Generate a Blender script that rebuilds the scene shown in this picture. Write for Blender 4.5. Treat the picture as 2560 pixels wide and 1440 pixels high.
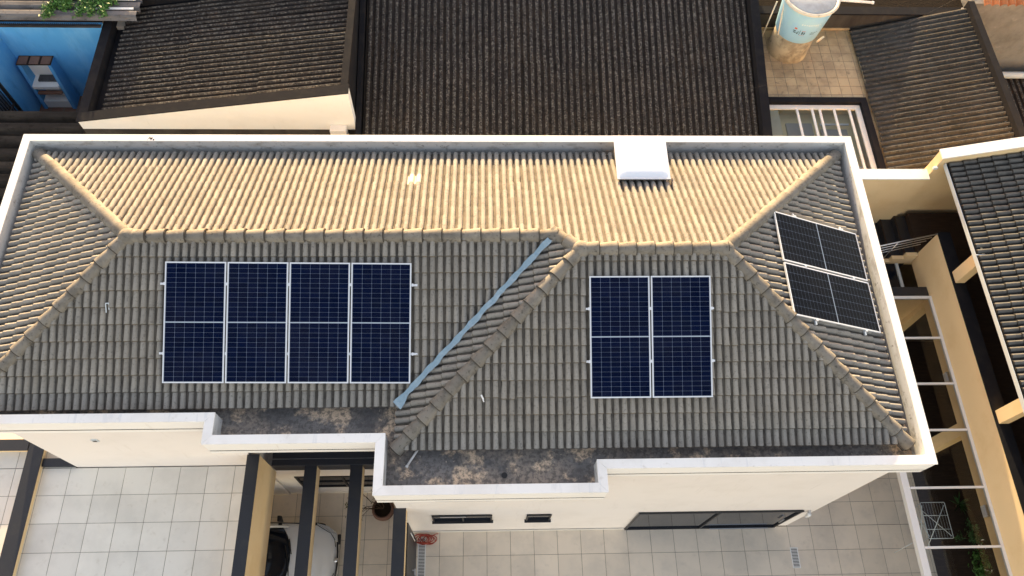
import bpy, bmesh, math, random
from mathutils import Vector, Matrix, Euler
R = math.radians
random.seed(7)
sc = bpy.context.scene
for o in list(bpy.data.objects):
    bpy.data.objects.remove(o)

# ------------------------------------------------------------------ camera
HC = 20.473
cam_d = bpy.data.cameras.new('camera')
cam = bpy.data.objects.new('camera', cam_d)
sc.collection.objects.link(cam)
sc.camera = cam
cam_d.sensor_width = 36.0
cam_d.lens = 36.0 * 1954.9 / 2560.0
cam_d.clip_end = 500
cam_d.clip_start = 0.1
_p, _r, _y = 1.1036, 0.0694, -0.0829
_right = Vector((math.cos(_y), math.sin(_y), 0))
_fwd = Vector((-math.sin(_y) * math.cos(_p), math.cos(_y) * math.cos(_p), -math.sin(_p)))
_up = _right.cross(_fwd)
_a = _right * math.cos(_r) + _up * math.sin(_r)
_b = _up * math.cos(_r) - _right * math.sin(_r)
_m = Matrix((_a, _b, -_fwd)).transposed().to_4x4()
_m.translation = Vector((0, 0, HC))
cam.matrix_world = _m

# ------------------------------------------------------------------ world, sun, exposure
SUN_EL = R(6.8)
SUN_AZ = R(-5.0)          # 0 = +Y (behind the houses), positive towards +X
w = bpy.data.worlds.new('World')
sc.world = w
w.use_nodes = True
wn = w.node_tree.nodes
wl = w.node_tree.links
sky = wn.new('ShaderNodeTexSky')
sky.sky_type = 'NISHITA'
sky.sun_disc = False
sky.sun_elevation = SUN_EL
sky.sun_rotation = SUN_AZ
sky.air_density = 1.0
sky.dust_density = 1.3
sky.ozone_density = 0.6
sky.altitude = 400
tint = wn.new('ShaderNodeMix')            # camera white balance for open shade
tint.data_type = 'RGBA'
tint.blend_type = 'MULTIPLY'
tint.inputs['Factor'].default_value = 1.0
tint.inputs['B'].default_value = (1.30, 0.985, 0.86, 1)
wl.new(sky.outputs[0], tint.inputs['A'])
wl.new(tint.outputs['Result'], wn['Background'].inputs[0])
wn['Background'].inputs[1].default_value = 0.15
sun_d = bpy.data.lights.new('sun', 'SUN')
sun_d.energy = 3.8
sun_d.angle = R(0.6)
sun_d.color = (1.0, 0.765, 0.43)
sun = bpy.data.objects.new('sun', sun_d)
sc.collection.objects.link(sun)
sdir = Vector((math.sin(SUN_AZ) * math.cos(SUN_EL), math.cos(SUN_AZ) * math.cos(SUN_EL), math.sin(SUN_EL)))
sun.rotation_euler = (-sdir).to_track_quat('-Z', 'Y').to_euler()
sun.location = (0, 40, 30)
vs = sc.view_settings
vs.view_transform = 'Standard'
vs.look = 'None'
vs.gamma = 1
vs.use_curve_mapping = False
vs.exposure = 2.33
sc.cycles.max_bounces = 8
sc.cycles.transparent_max_bounces = 12

# ------------------------------------------------------------------ materials
def N(nt, t, **kw):
    n = nt.nodes.new(t)
    for k, v in kw.items():
        setattr(n, k, v)
    return n

def mat(name, base, rough=0.7, spec=0.3, metal=0.0, layers=(), bump=None, vary=0.0, coat=0.0):
    """base colour; layers: (colour, noise scale, threshold, softness, strength, stretch, coords)"""
    m = bpy.data.materials.new(name)
    m.use_nodes = True
    nt = m.node_tree
    p = nt.nodes['Principled BSDF']
    p.inputs['Roughness'].default_value = rough
    p.inputs['Specular IOR Level'].default_value = spec
    p.inputs['Metallic'].default_value = metal
    p.inputs['Coat Weight'].default_value = coat
    p.inputs['Coat Roughness'].default_value = 0.06
    tc = N(nt, 'ShaderNodeNewGeometry')
    tobj = N(nt, 'ShaderNodeTexCoord')
    rgb = N(nt, 'ShaderNodeRGB')
    rgb.outputs[0].default_value = (*base, 1)
    col = rgb.outputs[0]
    for i, L in enumerate(layers):
        c, s, th, soft, st = L[:5]
        stretch = L[5] if len(L) > 5 else (1, 1, 1)
        mp = N(nt, 'ShaderNodeMapping')
        mp.inputs['Scale'].default_value = stretch
        mp.inputs['Location'].default_value = (i * 7.3, i * 3.1, i * 1.7)
        nt.links.new(tobj.outputs['Object'] if (len(L) > 6 and L[6] == 'obj') else tc.outputs['Position'], mp.inputs[0])
        nz = N(nt, 'ShaderNodeTexNoise')
        nz.inputs['Scale'].default_value = s
        nz.inputs['Detail'].default_value = 6
        nz.inputs['Roughness'].default_value = 0.62
        nt.links.new(mp.outputs[0], nz.inputs['Vector'])
        mr = N(nt, 'ShaderNodeMapRange')
        mr.interpolation_type = 'SMOOTHSTEP'
        mr.inputs['From Min'].default_value = th - soft
        mr.inputs['From Max'].default_value = th + soft
        mr.inputs['To Max'].default_value = st
        nt.links.new(nz.outputs[0], mr.inputs['Value'])
        mx = N(nt, 'ShaderNodeMix', data_type='RGBA')
        nt.links.new(mr.outputs[0], mx.inputs['Factor'])
        nt.links.new(col, mx.inputs['A'])
        mx.inputs['B'].default_value = (*c, 1)
        col = mx.outputs['Result']
    if vary:
        oi = N(nt, 'ShaderNodeObjectInfo')
        ad = N(nt, 'ShaderNodeMath', operation='ADD')
        fr = N(nt, 'ShaderNodeMath', operation='FRACT')
        nt.links.new(oi.outputs['Random'], ad.inputs[0])
        nt.links.new(tc.outputs['Random Per Island'], ad.inputs[1])
        nt.links.new(ad.outputs[0], fr.inputs[0])
        mr = N(nt, 'ShaderNodeMapRange')
        mr.inputs['To Min'].default_value = 1 - vary
        mr.inputs['To Max'].default_value = 1 + vary
        nt.links.new(fr.outputs[0], mr.inputs['Value'])
        hs = N(nt, 'ShaderNodeHueSaturation')
        nt.links.new(col, hs.inputs['Color'])
        nt.links.new(mr.outputs[0], hs.inputs['Value'])
        col = hs.outputs[0]
    nt.links.new(col, p.inputs['Base Color'])
    if bump:
        s, d, st = bump[:3]
        nz = N(nt, 'ShaderNodeTexNoise')
        nz.inputs['Scale'].default_value = s
        nz.inputs['Detail'].default_value = 5
        nt.links.new(tc.outputs['Position'], nz.inputs['Vector'])
        b = N(nt, 'ShaderNodeBump')
        b.inputs['Distance'].default_value = d
        b.inputs['Strength'].default_value = st
        nt.links.new(nz.outputs[0], b.inputs['Height'])
        nt.links.new(b.outputs[0], p.inputs['Normal'])
    return m

def glass_mat(name, tint=(0.9, 0.92, 0.92), refl=1.0, ior=1.5):
    m = bpy.data.materials.new(name)
    m.use_nodes = True
    nt = m.node_tree
    nt.nodes.remove(nt.nodes['Principled BSDF'])
    out = nt.nodes['Material Output']
    tr = N(nt, 'ShaderNodeBsdfTransparent')
    tr.inputs[0].default_value = (*tint, 1)
    gl = N(nt, 'ShaderNodeBsdfGlossy')
    gl.inputs['Roughness'].default_value = 0.03
    fr = N(nt, 'ShaderNodeFresnel')
    fr.inputs[0].default_value = ior
    mx = N(nt, 'ShaderNodeMixShader')
    nt.links.new(fr.outputs[0], mx.inputs[0])
    nt.links.new(tr.outputs[0], mx.inputs[1])
    nt.links.new(gl.outputs[0], mx.inputs[2])
    nt.links.new(mx.outputs[0], out.inputs[0])
    return m

M = {}
M['tile'] = mat('concrete_roof_tile', (0.268, 0.252, 0.226), 0.88, 0.15, vary=0.11, bump=(60, 0.004, 0.5), layers=[
    ((0.21, 0.197, 0.176), 2.2, 0.53, 0.14, 0.6), ((0.10, 0.093, 0.084), 20, 0.61, 0.08, 0.6), ((0.36, 0.34, 0.30), 30, 0.64, 0.06, 0.5),
    ((0.26, 0.222, 0.165), 1.1, 0.62, 0.12, 0.25), ((0.45, 0.44, 0.41), 9, 0.74, 0.03, 0.5), ((0.12, 0.112, 0.10), 4.5, 0.69, 0.05, 0.5)])
M['tile_new'] = mat('new_cream_roof_tile', (0.66, 0.60, 0.46), 0.85, 0.2, layers=[((0.5, 0.44, 0.33), 12, 0.6, 0.1, 0.5)])
M['cap'] = mat('concrete_ridge_tile', (0.198, 0.1822, 0.1566), 0.85, 0.15, vary=0.12, bump=(50, 0.004, 0.5), layers=[
    ((0.1232, 0.1126, 0.0968), 5, 0.55, 0.12, 0.7), ((0.0528, 0.0484, 0.04224), 16, 0.62, 0.07, 0.7), ((0.2816, 0.2552, 0.2112), 8, 0.66, 0.06, 0.5)])
M['annex_tile'] = mat('grey_roof_tile', (0.115, 0.11, 0.10), 0.8, 0.25, vary=0.10, bump=(60, 0.004, 0.4), layers=[
    ((0.065, 0.062, 0.058), 5, 0.55, 0.12, 0.7), ((0.035, 0.033, 0.03), 14, 0.68, 0.05, 0.8)])
M['channel'] = mat('tile_channel_silt_lap_shade', (0.15, 0.134, 0.112), 0.95, 0.1, layers=[((0.07, 0.063, 0.055), 5, 0.54, 0.12, 0.7), ((0.22, 0.19, 0.15), 14, 0.66, 0.06, 0.4)])  # silt in the channels; on lap edges it also paints the gap's shade
M['lip'] = mat('grime_shade_tile_lip', (0.075, 0.068, 0.058), 0.95, 0.1, layers=[((0.04, 0.036, 0.032), 9, 0.52, 0.12, 0.7)])  # cap lip: grime with the lap gap's shade painted in
M['annex_channel'] = mat('annex_channel_silt_lap_shade', (0.05, 0.047, 0.043), 0.95, 0.1, layers=[((0.025, 0.023, 0.02), 6, 0.52, 0.12, 0.7)])  # annex version: channel silt, plus painted gap shade on the lap edges
M['mortar'] = mat('mortar', (0.16, 0.145, 0.125), 0.95, 0.1, layers=[((0.06, 0.055, 0.05), 12, 0.5, 0.1, 0.8)])
M['deck'] = mat('roof_batten_felt', (0.06, 0.055, 0.05), 0.95, 0.1)
M['white'] = mat('white_wall_paint', (0.775, 0.73, 0.695), 0.8, 0.2, bump=(120, 0.002, 0.5), layers=[
    ((0.70, 0.655, 0.615), 0.9, 0.58, 0.15, 0.6), ((0.60, 0.55, 0.50), 5, 0.66, 0.09, 0.35, (1, 1, .18)), ((0.52, 0.48, 0.44), 14, 0.70, 0.06, 0.3, (1, 1, .08))])
M['inner'] = mat('parapet_inner_paint', (0.62, 0.63, 0.63), 0.8, 0.2, layers=[
    ((0.30, 0.28, 0.25), 3.0, 0.60, 0.12, 0.7, (1, 1, 2)), ((0.10, 0.095, 0.09), 10, 0.66, 0.08, 0.8)])
M['coping'] = mat('white_marble_coping', (0.82, 0.81, 0.785), 0.5, 0.35, vary=0.03, layers=[
    ((0.70, 0.68, 0.64), 1.3, 0.56, 0.14, 0.6), ((0.55, 0.52, 0.47), 5, 0.66, 0.06, 0.5), ((0.34, 0.31, 0.28), 12, 0.73, 0.04, 0.7), ((0.58, 0.60, 0.62), 2.2, 0.62, 0.05, 0.35, (4, .6, 1))])
M['gutter'] = mat('stained_gutter_screed', (0.2448, 0.2333, 0.2232), 0.95, 0.1, bump=(30, 0.006, 0.6), layers=[
    ((0.1224, 0.1195, 0.1195), 1.3, 0.50, 0.16, 0.85), ((0.3888, 0.324, 0.2592), 1.1, 0.54, 0.10, 0.75), ((0.864, 0.6624, 0.4608), 1.9, 0.575, 0.05, 0.8),
    ((0.108, 0.1008, 0.09792), 12, 0.52, 0.08, 0.7), ((0.864, 0.72, 0.5472), 18, 0.68, 0.04, 0.5), ((0.0864, 0.0864, 0.0864), 50, 0.60, 0.05, 0.5)])
M['yellow'] = mat('ochre_wall_paint', (0.80, 0.605, 0.35), 0.8, 0.2, bump=(140, 0.003, 0.5), layers=[
    ((0.6831, 0.4807, 0.2404), 1.2, 0.6, 0.14, 0.5), ((0.5693, 0.3921, 0.2024), 30, 0.72, 0.04, 0.35)])
M['black'] = mat('black_granite', (0.018, 0.019, 0.024), 0.42, 0.5, layers=[((0.05, 0.052, 0.06), 80, 0.62, 0.06, 0.5), ((0.035, 0.033, 0.032), 2, 0.6, 0.1, 0.6)])
M['blackpaint'] = mat('black_membrane_paint', (0.013, 0.0135, 0.017), 0.9, 0.08, layers=[((0.021, 0.020, 0.021), 3, 0.56, 0.1, 0.8), ((0.30, 0.30, 0.32), 26, 0.765, 0.02, 0.8)])
M['floor'] = mat('porcelain_floor_tile', (0.76, 0.72, 0.645), 0.4, 0.4, vary=0.06, layers=[
    ((0.63, 0.595, 0.53), 1.3, 0.54, 0.16, 0.65), ((0.52, 0.47, 0.39), 5, 0.66, 0.1, 0.4), ((0.36, 0.32, 0.26), 12, 0.76, 0.03, 0.5)])
M['patio'] = mat('beige_porcelain_floor_tile', (0.71, 0.615, 0.50), 0.4, 0.4, vary=0.06, layers=[
    ((0.56, 0.495, 0.415), 1.3, 0.54, 0.16, 0.7), ((0.46, 0.40, 0.33), 5, 0.66, 0.1, 0.4), ((0.30, 0.26, 0.22), 11, 0.76, 0.03, 0.5)])
M['grout'] = mat('grout', (0.14, 0.125, 0.105), 0.95, 0.1, layers=[((0.30, 0.27, 0.23), 2.5, 0.55, 0.15, 0.7)])
M['oldtile'] = mat('aged_beige_floor_tile', (0.44, 0.335, 0.20), 0.6, 0.3, vary=0.09, layers=[
    ((0.28, 0.205, 0.125), 1.8, 0.54, 0.12, 0.75), ((0.14, 0.105, 0.07), 5, 0.64, 0.08, 0.6)])
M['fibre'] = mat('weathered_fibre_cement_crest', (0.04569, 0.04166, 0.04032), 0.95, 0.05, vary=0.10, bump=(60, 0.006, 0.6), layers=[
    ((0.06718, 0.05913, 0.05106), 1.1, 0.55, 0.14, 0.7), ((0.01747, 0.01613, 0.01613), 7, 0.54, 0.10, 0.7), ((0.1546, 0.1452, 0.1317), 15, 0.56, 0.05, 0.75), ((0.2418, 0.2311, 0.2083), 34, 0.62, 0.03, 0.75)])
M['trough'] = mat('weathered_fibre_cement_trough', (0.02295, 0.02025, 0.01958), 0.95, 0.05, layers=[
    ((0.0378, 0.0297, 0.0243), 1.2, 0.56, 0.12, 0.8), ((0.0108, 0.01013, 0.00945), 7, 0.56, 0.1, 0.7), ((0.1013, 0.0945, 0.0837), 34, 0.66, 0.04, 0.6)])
M['fibre_side'] = mat('lichened_fibre_cement_crest', (0.068, 0.067, 0.066), 0.95, 0.05, vary=0.08, bump=(60, 0.006, 0.6), layers=[
    ((0.036, 0.034, 0.032), 0.9, 0.50, 0.12, 0.7), ((0.072, 0.063, 0.044), 1.3, 0.57, 0.1, 0.5), ((0.025, 0.022, 0.018), 9, 0.58, 0.08, 0.6), ((0.15, 0.142, 0.12), 18, 0.60, 0.05, 0.6), ((0.2, 0.185, 0.14), 40, 0.66, 0.03, 0.6)])
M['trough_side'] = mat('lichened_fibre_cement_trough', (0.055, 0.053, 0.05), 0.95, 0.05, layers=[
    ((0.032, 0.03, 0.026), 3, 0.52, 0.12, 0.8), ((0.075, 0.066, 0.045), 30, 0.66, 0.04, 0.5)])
M['fibre_low'] = mat('dark_canal_fibre_cement', (0.026, 0.0225, 0.02), 0.95, 0.1, vary=0.1, bump=(50, 0.006, 0.5), layers=[
    ((0.05, 0.044, 0.037), 3, 0.56, 0.12, 0.7, (.4, 2, 1)), ((0.01, 0.009, 0.008), 6, 0.6, 0.1, 0.6), ((0.11, 0.1, 0.085), 40, 0.68, 0.03, 0.5)])
M['fibre_pale'] = mat('pale_canal_fibre_cement', (0.1575, 0.15, 0.15), 0.95, 0.1, vary=0.1, layers=[
    ((0.075, 0.07125, 0.07125), 2.5, 0.54, 0.12, 0.8, (.5, 2, 1)), ((0.0375, 0.0345, 0.0315), 12, 0.64, 0.06, 0.8), ((0.3375, 0.3375, 0.3525), 9, 0.7, 0.05, 0.5)])
M['blue'] = mat('blue_wall_paint', (0.085, 0.33, 0.68), 0.8, 0.2, layers=[
    ((0.20, 0.47, 0.78), 1.2, 0.54, 0.14, 0.6, (1, 1, .4)), ((0.06, 0.22, 0.46), 3.5, 0.62, 0.1, 0.5, (1, 1, .3)), ((0.10, 0.14, 0.18), 7, 0.74, 0.05, 0.5, (1, 1, .3))])
M['plaster'] = mat('raw_grey_plaster', (0.27, 0.26, 0.235), 0.95, 0.1, bump=(9, 0.03, 0.5), layers=[
    ((0.17, 0.16, 0.145), 1.5, 0.55, 0.14, 0.7), ((0.40, 0.37, 0.32), 4, 0.66, 0.08, 0.5)])
M['rear_bounce'] = mat('rear_bounce_tint', (0.255, 0.2907, 0.3468), 0.9, 0.1, layers=[((0.2142, 0.2499, 0.306), 2, 0.55, 0.12, 0.7)])  # colour picked for the bounce it throws on the lean-to wall
M['white_bright'] = mat('fresh_white_paint', (0.84, 0.825, 0.80), 0.8, 0.2, layers=[((0.76, 0.74, 0.71), 1.5, 0.6, 0.14, 0.5), ((0.60, 0.56, 0.51), 11, 0.69, 0.06, 0.35, (1, 1, .12))])
M['darkwall'] = mat('damp_stained_wall', (0.07, 0.062, 0.055), 0.9, 0.2, layers=[((0.03, 0.027, 0.026), 1.6, 0.5, 0.15, 0.8, (1, 1, .3)), ((0.13, 0.11, 0.09), 3, 0.66, 0.08, 0.5, (1, 1, .3))])
M['clay'] = mat('orange_clay_tile', (0.50, 0.18, 0.07), 0.85, 0.2, vary=0.2, layers=[((0.32, 0.12, 0.06), 8, 0.58, 0.1, 0.6)])
M['brownTile'] = mat('brown_ceramic_tile', (0.20, 0.105, 0.07), 0.6, 0.3, vary=0.12, layers=[((0.12, 0.06, 0.045), 6, 0.58, 0.1, 0.6)])
M['brownDark'] = mat('dark_brown_timber', (0.034, 0.022, 0.016), 0.75, 0.2, layers=[((0.055, 0.034, 0.023), 3, 0.55, 0.12, 0.7, (1, 6, 1))])
M['alu'] = mat('anodised_aluminium', (0.74, 0.76, 0.79), 0.35, 0.5, metal=0.35)
M['backsheet'] = mat('panel_backsheet', (0.21, 0.245, 0.33), 0.5, 0.1)
M['cell'] = mat('monocrystalline_cell', (0.003, 0.0075, 0.034), 0.4, 0.0, vary=0.18, layers=[((0.007, 0.0115, 0.036), 1.5, 0.58, 0.12, 0.6)])
M['cell_dark'] = mat('cell_painted_reflection', (0.0085, 0.0082, 0.0115), 0.4, 0.0, vary=0.15)  # hip pair's angle-dependent reflection put into the cell colour
M['whitemetal'] = mat('white_painted_metal', (0.74, 0.73, 0.71), 0.5, 0.4, layers=[((0.5, 0.45, 0.4), 12, 0.68, 0.06, 0.5)])
M['steel'] = mat('stainless_steel', (0.62, 0.62, 0.63), 0.3, 0.5, metal=0.9)
M['blackmetal'] = mat('black_painted_steel', (0.016, 0.016, 0.018), 0.45, 0.4)
M['darkglass'] = mat('dark_window_glass', (0.006, 0.009, 0.016), 0.05, 0.28)
M['frame'] = mat('black_aluminium_frame', (0.02, 0.02, 0.022), 0.4, 0.4)
M['glass'] = glass_mat('clear_glass', (0.88, 0.90, 0.89), ior=1.4)
M['dome'] = mat('opal_acrylic', (0.80, 0.85, 0.90), 0.25, 0.5)
M['flash'] = mat('blue_grey_flashing', (0.23, 0.33, 0.40), 0.5, 0.3, metal=0.1, bump=(14, 0.02, 0.5), layers=[((0.36, 0.45, 0.51), 5, 0.58, 0.1, 0.6), ((0.17, 0.27, 0.35), 9, 0.62, 0.08, 0.5)])
M['gutmetal'] = mat('grey_blue_gutter', (0.55, 0.60, 0.62), 0.5, 0.4)
M['pvc'] = mat('white_pvc', (0.78, 0.77, 0.75), 0.4, 0.4)
M['tankblue'] = mat('light_blue_fibreglass', (0.34, 0.59, 0.79), 0.35, 0.5, layers=[((0.45, 0.70, 0.75), 2, 0.55, 0.15, 0.5), ((0.40, 0.52, 0.54), 8, 0.68, 0.08, 0.4)])
M['tanklid'] = mat('dusty_tank_lid', (0.50, 0.50, 0.49), 0.6, 0.3, layers=[((0.36, 0.34, 0.33), 4, 0.55, 0.12, 0.6), ((0.20, 0.19, 0.18), 14, 0.68, 0.06, 0.6)])
M['tankrim'] = mat('cream_tank_rim', (0.66, 0.60, 0.49), 0.6, 0.3, layers=[((0.34, 0.29, 0.23), 9, 0.62, 0.08, 0.7)])
M['pedestal'] = mat('stained_render', (0.50, 0.41, 0.26), 0.85, 0.2, layers=[((0.20, 0.155, 0.10), 2.2, 0.54, 0.12, 0.8), ((0.08, 0.065, 0.045), 7, 0.64, 0.07, 0.6)])
M['print_black'] = mat('black_print', (0.02, 0.03, 0.035), 0.5)
M['print_red'] = mat('orange_red_print', (0.62, 0.16, 0.10), 0.5)
M['print_white'] = mat('white_print', (0.72, 0.80, 0.82), 0.5)
M['carpaint'] = mat('white_car_paint', (0.72, 0.72, 0.71), 0.3, 0.5, coat=1.0)
M['rubber'] = mat('tyre_rubber', (0.02, 0.02, 0.02), 0.8)
M['lamp'] = mat('clear_lamp_lens', (0.55, 0.57, 0.6), 0.1, 0.6, coat=1.0)
M['pot'] = mat('brown_clay_pot', (0.15, 0.085, 0.065), 0.8, 0.2, layers=[((0.09, 0.055, 0.045), 8, 0.58, 0.1, 0.6)])
M['soil'] = mat('soil', (0.022, 0.017, 0.013), 1.0, 0.05, bump=(30, 0.02, 1.0))
M['hose'] = mat('red_hose_rubber', (0.33, 0.045, 0.025), 0.5, 0.4)
M['leafd'] = mat('dark_leaf', (0.035, 0.085, 0.022), 0.55, 0.35, vary=0.35)
M['leafl'] = mat('vine_leaf', (0.06, 0.15, 0.028), 0.5, 0.35, vary=0.35)
M['leafy'] = mat('dry_leaf', (0.13, 0.12, 0.04), 0.7, 0.2, vary=0.35)
M['bark'] = mat('twig_bark', (0.06, 0.04, 0.028), 0.9, 0.1)
M['petal'] = mat('white_petal', (0.75, 0.72, 0.68), 0.7, 0.2)
M['soot'] = mat('sooty_plaster', (0.10, 0.10, 0.105), 0.9, 0.1, layers=[((0.04, 0.04, 0.042), 3, 0.55, 0.12, 0.6)])
M['earth'] = mat('bare_ground', (0.16, 0.13, 0.10), 0.95, 0.1, layers=[((0.09, 0.075, 0.06), 0.6, 0.55, 0.14, 0.7), ((0.07, 0.09, 0.04), 0.25, 0.6, 0.1, 0.6)])
M['wellpaint'] = mat('pale_yellow_paint', (0.76, 0.64, 0.38), 0.8, 0.2, layers=[((0.66, 0.53, 0.3), 2, 0.58, 0.12, 0.5)])
M['creamwall'] = mat('cream_wall_paint', (0.62, 0.55, 0.40), 0.8, 0.2, layers=[((0.5, 0.43, 0.3), 2, 0.58, 0.12, 0.5)])
M['beigewall'] = mat('beige_wall_render', (0.42, 0.39, 0.35), 0.85, 0.2)

# ------------------------------------------------------------------ object helpers
def tag(o, label=None, cat=None, group=None, kind=None):
    if label: o['label'] = label
    if cat: o['category'] = cat
    if group: o['group'] = group
    if kind: o['kind'] = kind
    return o

def link(o, parent=None, mw=None):
    sc.collection.objects.link(o)
    if mw is not None:
        o.matrix_basis = mw
    if parent is not None:
        o.parent = parent
        o.matrix_parent_inverse = world_of(parent).inverted()
    return o

def world_of(o):
    m = o.matrix_basis.copy()
    if o.parent:
        m = world_of(o.parent) @ o.matrix_parent_inverse @ m
    return m

def thing(name, loc, label, cat, group=None, kind=None):
    o = bpy.data.objects.new(name, None)
    o.empty_display_size = 0.2
    link(o, None, Matrix.Translation(loc))
    return tag(o, label, cat, group, kind)

class MB:
    """collects polygons for ONE mesh"""
    def __init__(s):
        s.v, s.f, s.sm = [], [], []
    def add(s, vs, fs, smooth=False):
        o = len(s.v)
        s.v += [tuple(x) for x in vs]
        s.f += [tuple(i + o for i in f) for f in fs]
        s.sm += [smooth] * len(fs)
        return s
    def box(s, x0, x1, y0, y1, z0, z1):
        if x0 > x1: x0, x1 = x1, x0
        if y0 > y1: y0, y1 = y1, y0
        if z0 > z1: z0, z1 = z1, z0
        v = [(x0, y0, z0), (x1, y0, z0), (x1, y1, z0), (x0, y1, z0), (x0, y0, z1), (x1, y0, z1), (x1, y1, z1), (x0, y1, z1)]
        return s.add(v, [(3, 2, 1, 0), (4, 5, 6, 7), (0, 1, 5, 4), (1, 2, 6, 5), (2, 3, 7, 6), (3, 0, 4, 7)])
    def prism(s, bottom, top):
        n = len(bottom)
        fs = [tuple(range(n - 1, -1, -1)), tuple(range(n, 2 * n))] + [(i, (i + 1) % n, (i + 1) % n + n, i + n) for i in range(n)]
        return s.add(list(bottom) + list(top), fs)
    def ext(s, poly, z0, z1):
        return s.prism([(x, y, z0) for x, y in poly], [(x, y, z1) for x, y in poly])
    def tube(s, pts, r, n=6, close=True, r2=None):
        pts = [Vector(p) for p in pts]
        rings = []
        k = len(pts)
        t_prev = None
        for i, p in enumerate(pts):
            t = (pts[min(i + 1, k - 1)] - pts[max(i - 1, 0)]).normalized()
            ref = Vector((0, 0, 1)) if abs(t.z) < 0.95 else Vector((1, 0, 0))
            a = t.cross(ref).normalized()
            b = a.cross(t)
            rr = r if r2 is None else r + (r2 - r) * i / max(1, k - 1)
            rings.append([p + (a * math.cos(2 * math.pi * j / n) + b * math.sin(2 * math.pi * j / n)) * rr for j in range(n)])
        v = [q for ring in rings for q in ring]
        f = []
        for i in range(k - 1):
            for j in range(n):
                f.append((i * n + j, i * n + (j + 1) % n, (i + 1) * n + (j + 1) % n, (i + 1) * n + j))
        s.add(v, f, True)
        if close:
            o = len(s.v) - len(v)
            s.f += [tuple(o + j for j in range(n - 1, -1, -1)), tuple(o + (k - 1) * n + j for j in range(n))]
            s.sm += [False, False]
        return s
    def lathe(s, prof, c, n=24, smooth=True):
        v = []
        for r, z in prof:
            for j in range(n):
                t = 2 * math.pi * j / n
                v.append((c[0] + r * math.cos(t), c[1] + r * math.sin(t), c[2] + z))
        f = []
        for i in range(len(prof) - 1):
            for j in range(n):
                f.append((i * n + j, i * n + (j + 1) % n, (i + 1) * n + (j + 1) % n, (i + 1) * n + j))
        return s.add(v, f, smooth)
    def mesh(s, name, m):
        me = bpy.data.meshes.new(name)
        me.from_pydata(s.v, [], s.f)
        me.materials.append(m)
        me.polygons.foreach_set('use_smooth', s.sm)
        me.update()
        return me
    def obj(s, name, m, parent=None, bevel=0.0, **props):
        o = bpy.data.objects.new(name, s.mesh(name, m))
        link(o, parent)
        for k, v in props.items():
            o[k] = v
        if bevel:
            b = o.modifiers.new('bevel', 'BEVEL')
            b.width = bevel
            b.segments = 2
            b.limit_method = 'ANGLE'
        return o

def box(name, m, parent, *a, bevel=0.0, **props):
    return MB().box(*a).obj(name, m, parent, bevel, **props)

def frame_m(o, e, u, n):
    m = Matrix((e, u, n)).transposed().to_4x4()
    m.translation = o
    return m

def inst(name, me, parent, mw):
    o = bpy.data.objects.new(name, me)
    return link(o, parent, mw)

def structure(name, mb, m, label=None):
    o = mb.obj(name, m)
    o['kind'] = 'structure'
    return o

# ------------------------------------------------------------------ large structure : ground and paved floors
structure('ground', MB().box(-150, 150, -150, 150, -0.6, -0.05), M['earth'])

def tiled_floor(name, x0, x1, y0, y1, z, s, gx, gy, mt, gap=0.009, hole=None, th=0.012, holes=()):
    base = structure(name, MB().box(x0, x1, y0, y1, z - 0.10, z - 0.007), M['grout'])
    i0, i1 = math.floor((x0 - gx) / s), math.ceil((x1 - gx) / s)
    j0, j1 = math.floor((y0 - gy) / s), math.ceil((y1 - gy) / s)
    shared = {}
    for i in range(i0, i1):
        for j in range(j0, j1):
            a0, a1 = max(x0, gx + i * s + gap / 2), min(x1, gx + (i + 1) * s - gap / 2)
            b0, b1 = max(y0, gy + j * s + gap / 2), min(y1, gy + (j + 1) * s - gap / 2)
            if a1 - a0 < 0.02 or b1 - b0 < 0.02:
                continue
            cx, cy = (a0 + a1) / 2, (b0 + b1) / 2
            if any(h[0] < cx < h[1] and h[2] < cy < h[3] for h in holes):
                continue
            key = (round(a1 - a0, 3), round(b1 - b0, 3))
            if key not in shared:
                hx, hy = key[0] / 2, key[1] / 2
                c = 0.003
                mb = MB().prism([(-hx, -hy, -th), (hx, -hy, -th), (hx, hy, -th), (-hx, hy, -th)], [(-hx, -hy, -c), (hx, -hy, -c), (hx, hy, -c), (-hx, hy, -c)])
                mb.f.pop(1); mb.sm.pop(1)
                mb.add([(-hx, -hy, -c), (hx, -hy, -c), (hx, hy, -c), (-hx, hy, -c), (-hx + c, -hy + c, 0), (hx - c, -hy + c, 0), (hx - c, hy - c, 0), (-hx + c, hy - c, 0)],
                       [(4, 5, 6, 7), (0, 1, 5, 4), (1, 2, 6, 5), (2, 3, 7, 6), (3, 0, 4, 7)])
                shared[key] = mb.mesh('tile', mt)
            tilt = Euler((random.gauss(0, .0012), random.gauss(0, .0012), random.gauss(0, .0008))).to_matrix().to_4x4()
            inst('tile', shared[key], base, Matrix.Translation((cx, cy, z)) @ tilt)
    return base

TZ = 3.11       # terrace level
tiled_floor('patio', -1.93, 11.40, -0.6, 3.408, 0.0, 0.593, 6.003, 3.404, M['patio'])
tiled_floor('side_alley_floor', 7.77, 11.40, 3.412, 8.5, 0.0, 0.593, 6.003, 3.404, M['patio'])
tiled_floor('garage_floor', -8.0, -1.934, -0.6, 4.42, 0.0, 0.593, -5.37 + 0.593, 3.83, M['patio'])
tiled_floor('terrace_floor', -12.5, -4.985, 0.4, 4.372, TZ, 0.593, -9.03, 4.366, M['floor'])
tiled_floor('landing_strip', -12.5, -8.93, 4.376, 6.0, TZ, 0.593, -9.03, 4.366, M['floor'])
structure('terrace_slab', MB().box(-12.5, -4.985, 0.0, 4.36, 2.45, TZ - 0.11), M['white'])

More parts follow.
